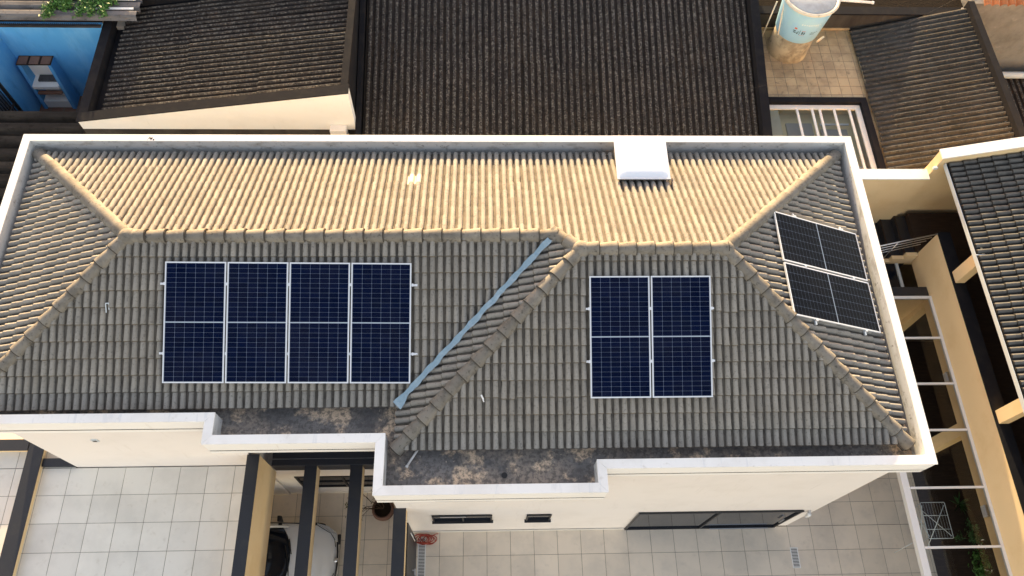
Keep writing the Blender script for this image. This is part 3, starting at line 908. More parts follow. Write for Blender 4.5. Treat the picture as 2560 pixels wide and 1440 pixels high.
def corr_roof(parent, O, e, u, cols, rows, nw, pitch, amp, gauge, m, style='sin', lap=.14, seg=8, trough=None):
    n = e.cross(u).normalized()
    me = sheet_mesh(nw, pitch, amp, gauge + lap, m, style, seg, trough)
    for j in range(rows):
        for i in range(cols):
            jit = Matrix.Translation((random.gauss(0, .004), random.gauss(0, .012), (i % 2) * .007 + random.gauss(0, .002))) @ Euler((random.gauss(0, .002), random.gauss(0, .003), random.gauss(0, .002))).to_matrix().to_4x4()
            inst('roof_sheet', me, parent, frame_m(O + e * (i * nw * pitch) + u * (j * gauge), e, u, n) @ jit)

# -- long dark roof behind the house
BT = .22
def BZ(y): return 3.5 + BT * (y - 15.58)
bh = thing('rear_house', (2.1, 16, 0), 'neighbouring building with a wide dark corrugated roof behind the parapet', 'house')
uB = slope_u(Y, BT)
MB().prism([(-3.30, 11.3, 0), (7.76, 11.3, 0), (7.76, 21, 0), (-3.30, 21, 0)], [(-3.30, 11.3, BZ(11.3) - .09), (7.76, 11.3, BZ(11.3) - .09), (7.76, 21, BZ(21) - .09), (-3.30, 21, BZ(21) - .09)]).obj('wall', M['darkwall'], bh)
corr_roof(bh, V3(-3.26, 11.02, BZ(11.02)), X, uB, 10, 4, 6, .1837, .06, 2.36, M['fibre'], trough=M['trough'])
def slope_wall(parent, x0, x1, ya, yb, za, zb, zlow, m, name='parapet'):
    return MB().prism([(x0, ya, zlow), (x1, ya, zlow), (x1, yb, zlow), (x0, yb, zlow)], [(x0, ya, za), (x1, ya, za), (x1, yb, zb), (x0, yb, zb)]).obj(name, m, parent)
slope_wall(bh, 7.765, 8.01, 11.2, 21, BZ(11.2) + .33, BZ(21) + .33, 0.0, M['blackpaint'])
slope_wall(bh, -3.46, -3.32, 11.6, 21, BZ(11.6) + .18, BZ(21) + .18, 0.0, M['blackpaint'])

# -- lean-to with the white raking wall
LTt = .16
def LZ(x): return 3.37 + LTt * (x + 10.85)      # parapet top
lt = thing('lean_to', (-7.2, 16, 0), 'dark corrugated lean-to with black parapets and a raking white end wall', 'shed')
MB().prism([(-10.87, 13.69, 0), (-3.48, 13.69, 0), (-3.48, 18.2, 0), (-10.87, 18.2, 0)], [(-10.87, 13.69, 3.02), (-3.48, 13.69, 3.02), (-3.48, 18.2, 3.02), (-10.87, 18.2, 3.02)]).obj('wall', M['darkwall'], lt)
MB().prism([(-10.85, 13.67, 3.05), (-3.47, 13.67, 3.05), (-3.47, 13.93, 3.05), (-10.85, 13.93, 3.05)], [(-10.85, 13.67, LZ(-10.85)), (-3.47, 13.67, LZ(-3.47)), (-3.47, 13.93, LZ(-3.47)), (-10.85, 13.93, LZ(-10.85))]).obj('end_wall', M['white_bright'], lt)
MB().prism([(-10.89, 13.64, LZ(-10.89)), (-3.45, 13.64, LZ(-3.45)), (-3.45, 13.95, LZ(-3.45)), (-10.89, 13.95, LZ(-10.89))], [(-10.89, 13.64, LZ(-10.89) + .03), (-3.45, 13.64, LZ(-3.45) + .03), (-3.45, 13.95, LZ(-3.45) + .03), (-10.89, 13.95, LZ(-10.89) + .03)]).obj('parapet_cap', M['blackpaint'], lt)
MB().prism([(-10.89, 18.02, 2.9), (-3.45, 18.02, 2.9), (-3.45, 18.28, 2.9), (-10.89, 18.28, 2.9)], [(-10.89, 18.02, LZ(-10.89) + .02), (-3.45, 18.02, LZ(-3.45) + .02), (-3.45, 18.28, LZ(-3.45) + .02), (-10.89, 18.28, LZ(-10.89) + .02)]).obj('parapet', M['blackpaint'], lt)
box('parapet', M['blackpaint'], lt, -10.91, -10.66, 13.955, 18.015, 2.9, LZ(-10.9) + .025)
box('parapet', M['blackpaint'], lt, -3.68, -3.49, 13.955, 18.015, 2.9, LZ(-3.6) + .02)
box('gutter', M['blackpaint'], lt, -10.655, -10.2, 13.955, 18.015, 2.95, 3.04)
uL = slope_u(X, LTt)
corr_roof(lt, V3(-10.40, 17.99, 3.17), -Y, uL, 4, 3, 6, .168, .056, 2.22, M['fibre'], trough=M['trough'])
box('white_pier', M['white'], lt, -4.14, -3.70, 13.45, 13.66, 1.5, 3.26)

# -- low canal-tile roof at the left
lo = thing('low_canal_roof', (-13, 13, 0), 'low dark roof of broad corrugated channels beside the house corner', 'shed')
box('wall', M['darkwall'], lo, -19, -10.95, 11.3, 14.5, 0, 2.52)
box('wall', M['darkwall'], lo, -10.94, -4.2, 11.3, 13.6, 0, 2.50)
corr_roof(lo, V3(-19.0, 14.62, 2.60), -Y, X, 8, 2, 1, .43, .15, 4.02, M['fibre_low'], 'canal', seg=12)
corr_roof(lo, V3(-10.92, 13.62, 2.58), -Y, X, 6, 2, 1, .43, .14, 3.25, M['fibre_low'], 'canal', seg=12)

# -- pale canal roof beyond the blue yard, with vine
pr_ = thing('far_pale_roof', (-12, 19, 0), 'pale weathered channel roof beyond the blue yard wall', 'house')
box('wall', M['beigewall'], pr_, -19, -10.0, 17.3, 21.5, 0, 3.15)
corr_roof(pr_, V3(-19, 21.43, 3.56), -Y, slope_u(X, .0), 12, 2, 1, .36, .12, 4.5, M['fibre_pale'], 'canal', seg=12)
MB().tube([(-14.5, 17.24, 3.40), (-10.95, 17.24, 3.40)], .03, 8).obj('eaves_gutter', M['fibre_low'], pr_)
for (x0, yy) in ((-11.6, 17.45), (-11.2, 17.82)):
    box('white_strip', M['pvc'], pr_, x0, -10.0, yy, yy + .07, 3.66, 3.69)
sp = thing('spike_strip', (-12.5, 17.1, 3.4), 'thin row of dark spikes along the top of the blue wall', 'spikes')
MB().box(-15.0, -10.95, 17.04, 17.06, 3.446, 3.46).obj('bar', M['blackmetal'], sp)
mb = MB()
x = -15.0
while x < -10.97:
    mb.box(x, x + .014, 17.045, 17.055, 3.461, 3.53); x += .055
mb.obj('spikes', M['blackmetal'], sp, kind='stuff')

# -- blue walled yard
yf = tiled_floor('yard_floor', -15.2, -10.92, 13.2, 16.98, 0.5, 0.40, -15.2, 16.98, M['brownTile'], gap=.03)
bw = thing('blue_yard_wall', (-13, 17.1, 0), 'tall bright blue painted yard wall with grimy top edge', 'wall')
box('wall', M['blue'], bw, -19, -10.92, 17.0, 17.2, 0.0, 3.42)
box('wall_cap', M['darkwall'], bw, -19, -10.92, 16.985, 17.10, 3.421, 3.445)
box('side_wall', M['blue'], bw, -14.15, -13.95, 15.75, 16.998, 0.5, 3.2)
bq = thing('barbecue', (-13.2, 16.6, .5), 'blue masonry barbecue with white firebox and brown tiled top', 'barbecue')
bx0, bx1, by0, by1 = -13.80, -12.82, 16.45, 16.995
for xa in (bx0, bx1 - .10):
    MB().prism([(xa, by0, .505), (xa + .10, by0, .505), (xa + .10, by1, .505), (xa, by1, .505)], [(xa, by1 - .34, 2.25), (xa + .10, by1 - .34, 2.25), (xa + .10, by1, 2.25), (xa, by1, 2.25)]).obj('side', M['blue'], bq)
box('back', M['white_bright'], bq, bx0 + .101, bx1 - .101, by1 - .08, by1 - .002, .505, 2.25)
box('hearth', M['white_bright'], bq, bx0 + .101, bx1 - .101, by0 + .03, by1 - .081, 1.38, 1.50)
box('ash_bed', M['soot'], bq, bx0 + .26, bx1 - .12, by1 - .32, by1 - .09, 1.502, 1.56)
box('shelf', M['brownTile'], bq, bx0 + .16, bx1 - .101, by0 - .02, by0 + .10, 1.20, 1.25)
box('plinth', M['white_bright'], bq, bx0 + .101, bx1 - .101, by0 + .06, by1 - .081, .505, .80)
for k in range(3):
    x0 = bx0 - .02 + k * .34
    tt = box('top_tile', M['brownDark'], bq, x0, x0 + .33, by1 - .36, by1 - .005, 2.255, 2.28)
    box('tile_face', M['brownTile'], tt, x0 + .03, x0 + .30, by1 - .33, by1 - .035, 2.281, 2.29)
fn = thing('barred_fence', (-13.9, 15, .5), 'black vertical bar fence panel in the blue yard corner', 'fence')
box('post', M['blackmetal'], fn, -13.93, -13.87, 15.66, 15.72, .505, 2.75)
box('post', M['blackmetal'], fn, -13.93, -13.87, 14.3, 14.36, .505, 2.75)
for z in (.62, 1.7, 2.68):
    box('rail', M['blackmetal'], fn, -13.92, -13.88, 14.361, 15.659, z, z + .05)
yy = 14.45
while yy < 15.62:
    box('bar', M['blackmetal'], fn, -13.912, -13.888, yy, yy + .024, .671, 2.679); yy += .105
box('beige_wall', M['beigewall'], None, -15.1, -14.9, 13.2, 16.98, .0, 2.6)
tag(bpy.data.objects['beige_wall'], 'plain beige wall seen behind the black bar fence', 'wall')

# ------------------------------------------------------------------ tank terrace (upper right)
TT = 3.10
th_ = thing('tank_terrace', (9.6, 16, 0), 'small flat roof terrace with black edge walls and glazed light well', 'terrace')
MB().box(8.02, 8.48, 11.3, 14.80, 0, TT - .12).box(8.02, 11.15, 14.81, 17.42, 0, TT - .12).box(10.88, 11.15, 11.3, 14.80, 0, TT - .12).obj('wall', M['creamwall'], th_)
tf = tiled_floor('tank_terrace_floor', 8.02, 11.15, 14.80, 17.42, TT, 0.312, 8.84, 15.565, M['oldtile'], gap=.012)
tiled_floor('terrace_strip', 11.055, 11.16, 11.6, 14.79, TT, 0.312, 11.055, 15.565, M['oldtile'], gap=.012)
box('edge_wall', M['blackpaint'], th_, 8.015, 11.05, 14.615, 14.795, 2.6, 3.16)
box('edge_wall', M['blackpaint'], th_, 10.865, 11.05, 11.5, 14.612, 2.6, 3.16)
box('back_wall', M['darkwall'], th_, 8.02, 14.6, 17.45, 17.65, 0, 3.74)
box('back_wall_cap', M['blackpaint'], th_, 8.02, 14.6, 17.40, 17.70, 3.742, 3.79)
box('skirting', M['oldtile'], th_, 8.02, 11.14, 17.425, 17.449, TT + .002, TT + .09)
box('well_wall', M['wellpaint'], th_, 8.02, 10.86, 14.58, 14.612, .0, 2.95)
box('well_wall', M['creamwall'], th_, 10.835, 10.862, 11.5, 14.575, .0, 2.95)
structure('light_well_floor', MB().box(8.02, 10.83, 11.2, 14.575, .6, 2.66), M['wellpaint'])
box('well_block', M['beigewall'], th_, 8.75, 9.5, 11.3, 14.2, 2.662, 2.72)
box('well_block', M['beigewall'], th_, 9.74, 10.5, 11.3, 14.0, 2.662, 2.70)
lc = thing('light_well_glazing', (9.7, 13.2, 3.0), 'white barred glass roof over the light well below the tank', 'skylight')
for a in ((8.03, 10.86, 14.46, 14.60), (10.72, 10.86, 11.5, 14.457)):
    box('border', M['whitemetal'], lc, *a, 2.99, 3.045)
for x in (8.98, 9.42, 9.64, 10.06, 10.50):
    box('bar', M['whitemetal'], lc, x, x + .065, 11.5, 14.457, 3.0, 3.04)
for (xa, xb) in ((8.03, 8.98), (9.03, 9.42), (9.47, 9.64), (9.69, 10.06), (10.11, 10.50), (10.55, 10.718)):
    MB().add([(xa, 11.5, 2.995), (xb, 11.5, 2.995), (xb, 14.45, 2.995), (xa, 14.45, 2.995)], [(0, 1, 2, 3)]).obj('pane', M['glass'], lc)
box('crossbar', M['whitemetal'], lc, 9.68, 10.52, 14.05, 14.10, 2.80, 2.84)
box('crossbar', M['whitemetal'], lc, 9.9, 10.7, 12.55, 12.60, 2.80, 2.84)
# dark littered roof beyond
dr = thing('littered_roof', (10, 19, 0), 'dark leaf littered roof beyond the tank terrace wall', 'roof')
box('slab', M['soil'], dr, 8.02, 14.6, 17.72, 21.5, 0, 3.55)
# water tank
tk = thing('water_tank', (9.12, 16.72, TT), 'light blue fibreglass water tank with dusty lid on a round plinth', 'water tank')
C0 = (9.10, 16.70, TT)
MB().lathe([(.60, 0.0), (.585, .05), (.575, .80), (.50, .81), (.001, .81)], C0, 40).obj('plinth', M['pedestal'], tk)
MB().lathe([(.001, .815), (.60, .815), (.615, .84), (.735, 1.95), (.735, 1.97)], C0, 48).obj('body', M['tankblue'], tk)
MB().lathe([(.735, 1.955), (.775, 1.96), (.79, 1.985), (.785, 2.03), (.75, 2.045), (.70, 2.02), (.69, 2.0)], C0, 48).obj('rim', M['tankrim'], tk)
lid = [(.695, 2.005), (.66, 2.03), (.55, 2.06), (.30, 2.085), (.001, 2.095)]
MB().lathe(lid, C0, 48).obj('lid', M['tanklid'], tk)
def tank_patch(a0, a1, z0, z1, m, name='print'):
    """small printed mark lying on the conical tank wall; angles in degrees from -Y"""
    v, f = [], []
    k = 4
    for i in range(k + 1):
        a = R(-90 + a0 + (a1 - a0) * i / k)
        for z in (z0, z1):
            r = .615 + (z - .84) / (1.95 - .84) * .12 + .004
            v.append((C0[0] + r * math.cos(a), C0[1] + r * math.sin(a), C0[2] + z))
    f = [(2 * i, 2 * i + 2, 2 * i + 3, 2 * i + 1) for i in range(k)]
    return MB().add(v, f).obj(name, m, tk)
tank_patch(-32, -26, 1.36, 1.42, M['print_red'])
tank_patch(-33, -27, 1.28, 1.31, M['print_black']); tank_patch(-32, -26, 1.22, 1.25, M['print_black'])
tank_patch(-24, -21, 1.20, 1.25, M['print_black']); tank_patch(-22, -20, 1.26, 1.30, M['print_black'])
tank_patch(-17.5, -16.5, 1.17, 1.36, M['print_black']); tank_patch(-13, -4, 1.33, 1.345, M['print_red'])
tank_patch(-12, -9, 1.21, 1.31, M['print_black']); tank_patch(-7, -4.5, 1.21, 1.30, M['print_black']); tank_patch(-16, -4, 1.165, 1.175, M['print_red'])
for k in range(6):
    tank_patch(8 + k * 3.4, 9.6 + k * 3.4, 1.26, 1.28 + .02 * (k % 2), M['print_black'])
    if k < 4: tank_patch(10 + k * 3, 11 + k * 3, 1.19, 1.24, M['print_black'])
for k in range(9):
    tank_patch(-20 + k * 5.2, -17.4 + k * 5.2, 1.55 + .01 * (k % 3), 1.61, M['print_white'])
pp = thing('tank_pipework', (8.4, 16.6, TT), 'thin cream pipes running beside the left of the water tank', 'pipe')
MB().tube([(8.42, 16.25, TT + 1.0), (8.40, 16.5, TT + 1.5), (8.42, 16.9, TT + 2.3)], .022, 8).obj('pipe', M['tankrim'], pp)
MB().tube([(8.30, 16.9, TT + .05), (8.30, 16.9, TT + 1.6)], .02, 8).obj('pipe', M['tankrim'], pp)
MB().tube([(9.74, 16.42, TT + .55), (9.84, 16.38, TT + .80)], .03, 8).obj('outlet', M['tankrim'], pp)
MB().tube([(9.65, 17.0, TT + 1.62), (11.05, 16.95, TT + 1.55)], .035, 10).tube([(11.05, 16.95, TT + 1.55), (11.10, 16.95, TT + 1.54)], .045, 10).obj('overflow_pipe', M['pvc'])
tag(bpy.data.objects['overflow_pipe'], 'straight white overflow pipe sticking out right of the tank', 'pipe')

# ------------------------------------------------------------------ lichened roof at upper right
rs = thing('side_corrugated_roof', (12.7, 14.8, 0), 'lichen covered corrugated roof sloping down to the tank terrace', 'house')
RT = .30
uRR = slope_u(X, RT)
MB().prism([(11.2, 11.4, 0), (14.15, 11.4, 0), (14.15, 17.4, 0), (11.2, 17.4, 0)], [(11.2, 11.4, 3.12), (14.15, 11.4, 4.02), (14.15, 17.4, 4.02), (11.2, 17.4, 3.12)]).obj('wall', M['creamwall'], rs)
corr_roof(rs, V3(11.12, 17.36, 3.17), -Y, uRR, 6, 2, 6, .173, .05, 1.60, M['fibre_side'], lap=.12, trough=M['trough_side'])
box('parapet', M['blackpaint'], rs, 14.17, 14.36, 11.4, 17.42, 0, 4.30)
box('upstand', M['beigewall'], rs, 14.10, 14.165, 11.4, 17.40, 3.9, 4.07)
gy = thing('plastered_house', (16.4, 18.2, 0), 'grey roughly plastered house wall under a row of orange clay tiles', 'house')
box('wall', M['plaster'], gy, 14.62, 20, 17.62, 21, 0, 4.02)
for k in range(14):
    x = 14.95 + k * .24
    mb = MB()
    n = 6
    v = []
    for (yy, rr) in ((17.5, .11), (17.95, .095)):
        for q in range(n + 1):
            t = math.pi * q / n
            v.append((x + rr * math.cos(t), yy, 4.03 + rr * math.sin(t) * .8 + (yy - 17.5) * .3))
    mb.add(v, [(q + 1, q, n + 1 + q, n + 2 + q) for q in range(n)], True).obj('clay_tile', M['clay'], gy)
lr = thing('lower_side_roof', (16, 14.5, 0), 'low dark corrugated roof with a pale ridge pipe at the right edge', 'shed')
box('wall', M['darkwall'], lr, 14.38, 20, 11.4, 17.4, 0, 1.15)
corr_roof(lr, V3(14.40, 11.4, 1.25), X, slope_u(Y, .03), 5, 3, 6, .185, .05, 1.92, M['fibre'], trough=M['trough'])
MB().tube([(14.40, 17.05, 1.62), (20, 17.05, 1.62)], .11, 10).obj('ridge_pipe', M['gutmetal'], lr)

# ------------------------------------------------------------------ annex on the right
an = thing('annex_house', (13.5, 5, 0), 'ochre annex with grey tiled roof, white gutter and columns at right', 'house')
AT = .29
AZ0, AX0 = 5.16, 11.36
uAn = slope_u(X, AT)
nAn = (-Y).cross(uAn)
AY1 = 11.02
TILE_AN = tile_mesh(TILE_V, M['annex_tile'], M['annex_channel'])
an_roof = MB().add([(AX0, -2.5, AZ0 - .02), (AX0, AY1, AZ0 - .02), (AX0 + 6, AY1, AZ0 - .02 + 6 * AT), (AX0 + 6, -2.5, AZ0 - .02 + 6 * AT)], [(0, 3, 2, 1)]).obj('roof', M['deck'], an)
mrest = MB()
mrest_mi = []
for j in range(14):
    for i in range(45):
        O = V3(AX0, AY1, AZ0) - Y * (i * TW + .0) + uAn * (j * GA - .05)
        jit = Matrix.Translation((random.gauss(0, .0012), random.gauss(0, .003), random.gauss(0, .0015))) @ Euler((random.gauss(0, .005), random.gauss(0, .005), random.gauss(0, .004))).to_matrix().to_4x4()
        mw = frame_m(O, -Y, uAn, nAn) @ jit
        # the part of the roof that falls inside the picture is laid tile by tile
        if j < 8 and O.y > 3.0 and j <= 2 + (O.y - 3.0) * .75:
            inst('roof_tile', TILE_AN, an_roof, mw)
        else:
            o0 = len(mrest.v)
            mrest.v += [tuple(mw @ v.co) for v in TILE_AN.vertices]
            mrest.f += [tuple(q + o0 for q in p.vertices) for p in TILE_AN.polygons]
            mrest.sm += [p.use_smooth for p in TILE_AN.polygons]
            mrest_mi += [p.material_index for p in TILE_AN.polygons]
ro = mrest.obj('roof_tiles', M['annex_tile'], an_roof, kind='stuff')
ro.data.materials.append(M['annex_channel'])
ro.data.polygons.foreach_set('material_index', mrest_mi)
# gutter: open channel along the eave
mb = MB()
gx0, gx1 = AX0 - .115, AX0 + .03
gp = [(gx0, AZ0 + .05), (gx0 + .012, AZ0 + .05), (gx0 + .014, AZ0 - .05), (gx1 - .014, AZ0 - .05), (gx1 - .012, AZ0 + .0), (gx1, AZ0 + .0), (gx1, AZ0 - .066), (gx0, AZ0 - .066)]
mb.prism([(x, -2.5, z) for x, z in gp], [(x, AY1 + .0, z) for x, z in gp]).obj('gutter', M['gutmetal'], an)
box('gutter_bed', M['soil'], an, gx0 + .015, gx1 - .015, -2.5, AY1, AZ0 - .049, AZ0 - .02)
box('gutter_strap', M['gutmetal'], an, gx0, AX0 + .15, 8.45, 8.475, AZ0 + .051, AZ0 + .058)
# stepped end wall
box('end_wall', M['yellow'], an, 8.40, 11.10, 10.93, 11.19, 0, 4.66)
MB().prism([(11.10, 11.03, 0), (18, 11.03, 0), (18, 11.27, 0), (11.10, 11.27, 0)], [(11.10, 11.03, 5.36), (18, 11.03, 5.36 + 6.9 * .28), (18, 11.27, 5.36 + 6.9 * .28), (11.10, 11.27, 5.36)]).obj('end_wall', M['yellow'], an)
box('coping', M['coping'], an, 8.39, 11.098, 10.90, 11.20, 4.662, 4.70, bevel=.003)
MB().prism([(11.08, 11.01, 5.365), (18, 11.01, 5.365 + 6.92 * .28), (18, 11.285, 5.365 + 6.92 * .28), (11.08, 11.285, 5.365)], [(11.08, 11.01, 5.405), (18, 11.01, 5.405 + 6.92 * .28), (18, 11.285, 5.405 + 6.92 * .28), (11.08, 11.285, 5.405)]).obj('coping', M['coping'], an)
box('wall_light', M['whitemetal'], an, 11.02, 11.12, 10.96, 11.025, 5.0, 5.08, bevel=.01)
# corridor floor, back wall, parapet wall with granite cap, columns
MB().box(11.645, 18, -2.5, 9.78, 2.85, 3.10).box(11.32, 18, 9.79, 10.925, 2.85, 3.10).obj('corridor_floor', M['brownDark'], an)
box('back_wall', M['brownDark'], an, 14.2, 14.4, -2.5, 10.925, 0, 5.4)
box('parapet', M['yellow'], an, 11.37, 11.64, -2.5, 9.77, 2.57, 3.965)
box('parapet_cap', M['blackpaint'], an, 11.355, 11.665, -2.5, 9.785, 3.967, 4.0)
for yc in (8.36, 4.86, 1.36):
    box('column', M['yellow'], an, 11.41, 11.63, yc, yc + .30, 4.002, AZ0 + .05)
for yc in (8.40, 5.0, 1.4):
    box('lower_column', M['yellow'], an, 11.375, 11.62, yc, yc + .30, .03, 2.568)
box('garden_wall', M['brownDark'], an, 13.9, 14.15, -2.5, 8.5, 0, 2.84)
deck = structure('garden_deck', MB().box(11.41, 13.9, -2.5, 8.5, -.04, .006), M['brownDark'])
for k, yl in enumerate((3.204,  6.4)):
    lm = box('wall_lamp', M['steel'], an, 11.30, 11.369, yl - .13, yl + .13, 2.66, 2.82, bevel=.008)
    box('lens', M['lamp'], lm, 11.292, 11.2995, yl - .09, yl + .09, 2.69, 2.79)
# stair to the corridor
st = thing('granite_stair', (10, 10.3, 0), 'black granite stair climbing beside the ochre end wall', 'stair')
for k in range(1, 9):
    x1_ = 11.318 - .30 * (k - 1)
    box('step', M['black'], st, x1_ - .30, x1_ - .002, 9.80, 10.925, 1.4 - .1 * k, 3.10 - .172 * k)
    box('tread_edge', M['brownDark'], st, x1_ - .305, x1_ - .27, 9.80, 10.925, 3.10 - .172 * k + .001, 3.10 - .172 * k + .012)
for k in range(1, 5):
    x1_ = 11.36 - .30 * (k - 1)
    box('stringer', M['yellow'], st, x1_ - .30, x1_, 9.70, 9.795, 2.7 - .172 * k, 3.10 - .172 * k + .03)
rl = thing('stair_railing', (10.6, 9.74, 3.2), 'four thin steel bars railing beside the black stair', 'railing')
for k in range(4):
    z0 = 3.98 - .17 * k
    MB().tube([(11.36 - .06 * k, 9.745, z0), (9.1, 9.745, z0 - (11.36 - 9.1) * .50)], .018 if k == 0 else .011, 8).obj('bar', M['steel'], rl)
MB().tube([(10.55, 9.745, 3.55), (10.55, 9.745, 2.6)], .014, 8).obj('post', M['steel'], rl)
# lobby below the stair
lb = thing('entrance_lobby', (10, 9.1, 0), 'dark glazed lobby with granite lintel between house and annex', 'lobby')
box('lintel', M['black'], lb, 7.78, 11.365, 8.56, 8.80, 2.55, 2.92)
box('ceiling_glass', M['darkglass'], lb, 7.78, 10.93, 8.803, 9.69, 2.50, 2.53)
box('door_frame', M['gutmetal'], lb, 10.935, 11.01, 8.803, 9.69, 2.50, 2.56)
box('wall', M['yellow'], lb, 7.78, 11.36, 8.52, 8.557, 0, 2.9)

# ------------------------------------------------------------------ glass canopy along the annex
cp = thing('glass_canopy', (10.4, 4, 3.0), 'white framed glass canopy along the ochre parapet wall', 'canopy')
ZP = 3.0
box('edge_beam', M['whitemetal'], cp, 9.44, 9.60, -1.5, 8.50, ZP - .14, ZP, bevel=.006)
box('wall_plate', M['whitemetal'], cp, 11.30, 11.366, -1.5, 8.50, ZP - .06, ZP + .01)
box('end_beam', M['whitemetal'], cp, 9.602, 11.298, 8.43, 8.50, ZP - .06, ZP + .01)
ys = [8.43, 7.33, 6.14, 5.00, 3.67, 2.38, 1.1, -.2, -1.5]
for k, yv in enumerate(ys[1:]):
    box('crossbar', M['whitemetal'], cp, 9.602, 11.298, yv, yv + .05, ZP - .05, ZP + .006)
for a, b in zip(ys[1:], ys[:-1]):
    MB().add([(9.602, a + .05, ZP - .004), (11.298, a + .05, ZP - .004), (11.298, b, ZP - .004), (9.602, b, ZP - .004)], [(0, 1, 2, 3)]).obj('pane', M['glass'], cp)
for yv in (8.3, 4.9, .2):
    box('post', M['whitemetal'], cp, 9.47, 9.56, yv, yv + .09, 0, ZP - .141)

# drying rack
rk = thing('drying_rack', (11.2, 3.3, 0), 'white folding clothes airer standing under the glass canopy', 'clothes airer')
zr = .92
def wire(pts, r=.006, name='wire'): return MB().tube(pts, r * .8, 6).obj(name, M['gutmetal'], rk)
wire([(10.92, 2.90, zr), (11.50, 2.90, zr), (11.52, 2.92, zr), (11.52, 3.75, zr), (11.50, 3.77, zr), (10.92, 3.77, zr), (10.90, 3.75, zr), (10.90, 2.92, zr), (10.92, 2.90, zr)], .012, 'frame')
wire([(10.90, 3.45, zr), (11.52, 3.45, zr)], .01, 'crossbar'); wire([(10.90, 3.12, zr), (11.52, 3.12, zr)], .01, 'crossbar')
for k in range(1, 9):
    x = 10.9 + .62 * k / 9
    wire([(x, 2.905, zr), (x, 3.765, zr)], .0024)
for s_ in (0, 1):
    x = 10.93 + s_ * .56
    wire([(x, 3.70, zr), (x - .2 + .4 * (1 - s_), 2.80, .03)], .011, 'leg'); wire([(x, 2.95, zr), (x - .2 + .4 * (1 - s_), 3.85, .03)], .011, 'leg')
wire([(10.6, 2.85, .75), (10.4, 2.7, .04)], .008, 'leg'); wire([(10.90, 2.92, zr), (10.55, 2.75, .9), (10.5, 3.5, .9), (10.90, 3.75, zr)], .01, 'wing')

# ------------------------------------------------------------------ garage and pergola
pg = thing('pergola', (-3, 3, 0), 'black topped ochre beams spanning over the car port', 'pergola')
for (x0, yend) in ((-3.98, 4.383), (-2.97, 4.383), (-1.965, 3.42)):
    bmx = box('beam', M['yellow'], pg, x0 + .012, x0 + .258, -2.0, yend, 2.56, 2.968)
    box('beam_cap', M['black'], bmx, x0, x0 + .27, -2.0, yend - .001, 2.97, 3.0)
tw = thing('terrace_parapet', (-4.85, 3, TZ), 'ochre terrace wall with black granite top beside the car port', 'wall')
box('wall', M['yellow'], tw, -4.962, -4.742, -2.0, 4.384, 2.44, 3.968)
for a, b in ((-2.0, .9), (.903, 3.55), (3.553, 4.386)):
    box('cap', M['black'], tw, -4.98, -4.725, a, b, 3.97, 4.0)
lk = thing('terrace_kerb', (-9.8, 3, TZ), 'low black topped kerb across the left of the terrace', 'kerb')
box('kerb', M['yellow'], lk, -9.94, -9.645, -1, 4.9, TZ, TZ + .14)
box('cap', M['black'], lk, -9.96, -9.625, -1, 4.92, TZ + .142, TZ + .17)
tk2 = thing('threshold_kerb', (-9.2, 4.45, TZ), 'short black granite threshold beside the white house corner', 'kerb')
box('cap', M['black'], tk2, -9.62, -8.91, 4.385, 4.56, TZ + .001, TZ + .10)
lk3 = thing('far_kerb', (-11, 5, TZ), 'black topped ochre kerb at the far left under the parapet', 'kerb')
box('kerb', M['yellow'], lk3, -12.5, -9.97, 4.74, 4.95, TZ + .001, TZ + .16)
box('cap', M['black'], lk3, -12.5, -9.965, 4.72, 4.97, TZ + .162, TZ + .19)
# gate beside the facade
gt = thing('garden_gate', (-1.70, 2, 0), 'tall black sheet metal gate under the last pergola beam', 'gate')
box('leaf', M['blackmetal'], gt, -1.73, -1.685, 0.2, 3.20, .03, 2.50)
MB().box(-1.684, -1.62, 2.35, 2.38, 1.02, 1.05).box(-1.635, -1.60, 2.25, 2.40, 1.02, 1.06).obj('handle', M['steel'], gt)
MB().box(-1.684, -1.63, 2.10, 2.13, .80, .83).box(-1.66, -1.63, 2.02, 2.15, .80, .86).obj('lock', M['steel'], gt)
MB().tube([(-1.66, 3.05, .9), (-1.66, 3.05, 2.0)], .012, 8).obj('bolt', M['pvc'], gt)
# drain gratings
def grating(x0, x1, y0, y1, label):
    t = thing('drain_grating', ((x0 + x1) / 2, (y0 + y1) / 2, 0), label, 'grating')
    MB().box(x0, x1, y0, y0 + .02, .001, .008).box(x0, x1, y1 - .02, y1, .001, .008).box(x0, x0 + .022, y0 + .02, y1 - .02, .001, .008).box(x1 - .022, x1, y0 + .02, y1 - .02, .001, .008).obj('frame', M['whitemetal'], t)
    box('channel', M['blackmetal'], t, x0 + .021, x1 - .021, y0 + .019, y1 - .019, .0005, .003)
    n = int((y1 - y0 - .04) / .034)
    for k in range(n):
        yv = y0 + .02 + (k + .5) * (y1 - y0 - .04) / n
        box('slat', M['whitemetal'], t, x0 + .022, x1 - .022, yv - .008, yv + .008, .0035, .0075)
grating(7.755, 7.955, 2.38, 2.88, 'pale slotted drain grating in the patio near the sliding door')
grating(-1.655, -1.455, .9, 3.28, 'long slotted drain grating beside the black gate')
# red hose
hp = []
for k in range(150):
    t = k / 150 * 2 * math.pi * 7
    r = .14 + .03 * math.sin(k * .37)
    hp.append((-1.50 + .12 * math.sin(k * .05) + r * 1.25 * math.cos(t), 3.22 + r * .75 * math.sin(t), .03 + .10 * k / 150 + .012 * math.sin(k * .9)))
hp += [(-1.30, 3.30, .10), (-1.20, 3.345, .06), (-1.15, 3.35, .03)]
MB().tube(hp, .011, 6).obj('garden_hose', M['hose'])
tag(bpy.data.objects['garden_hose'], 'red garden hose coiled in a heap by the house corner', 'hose')

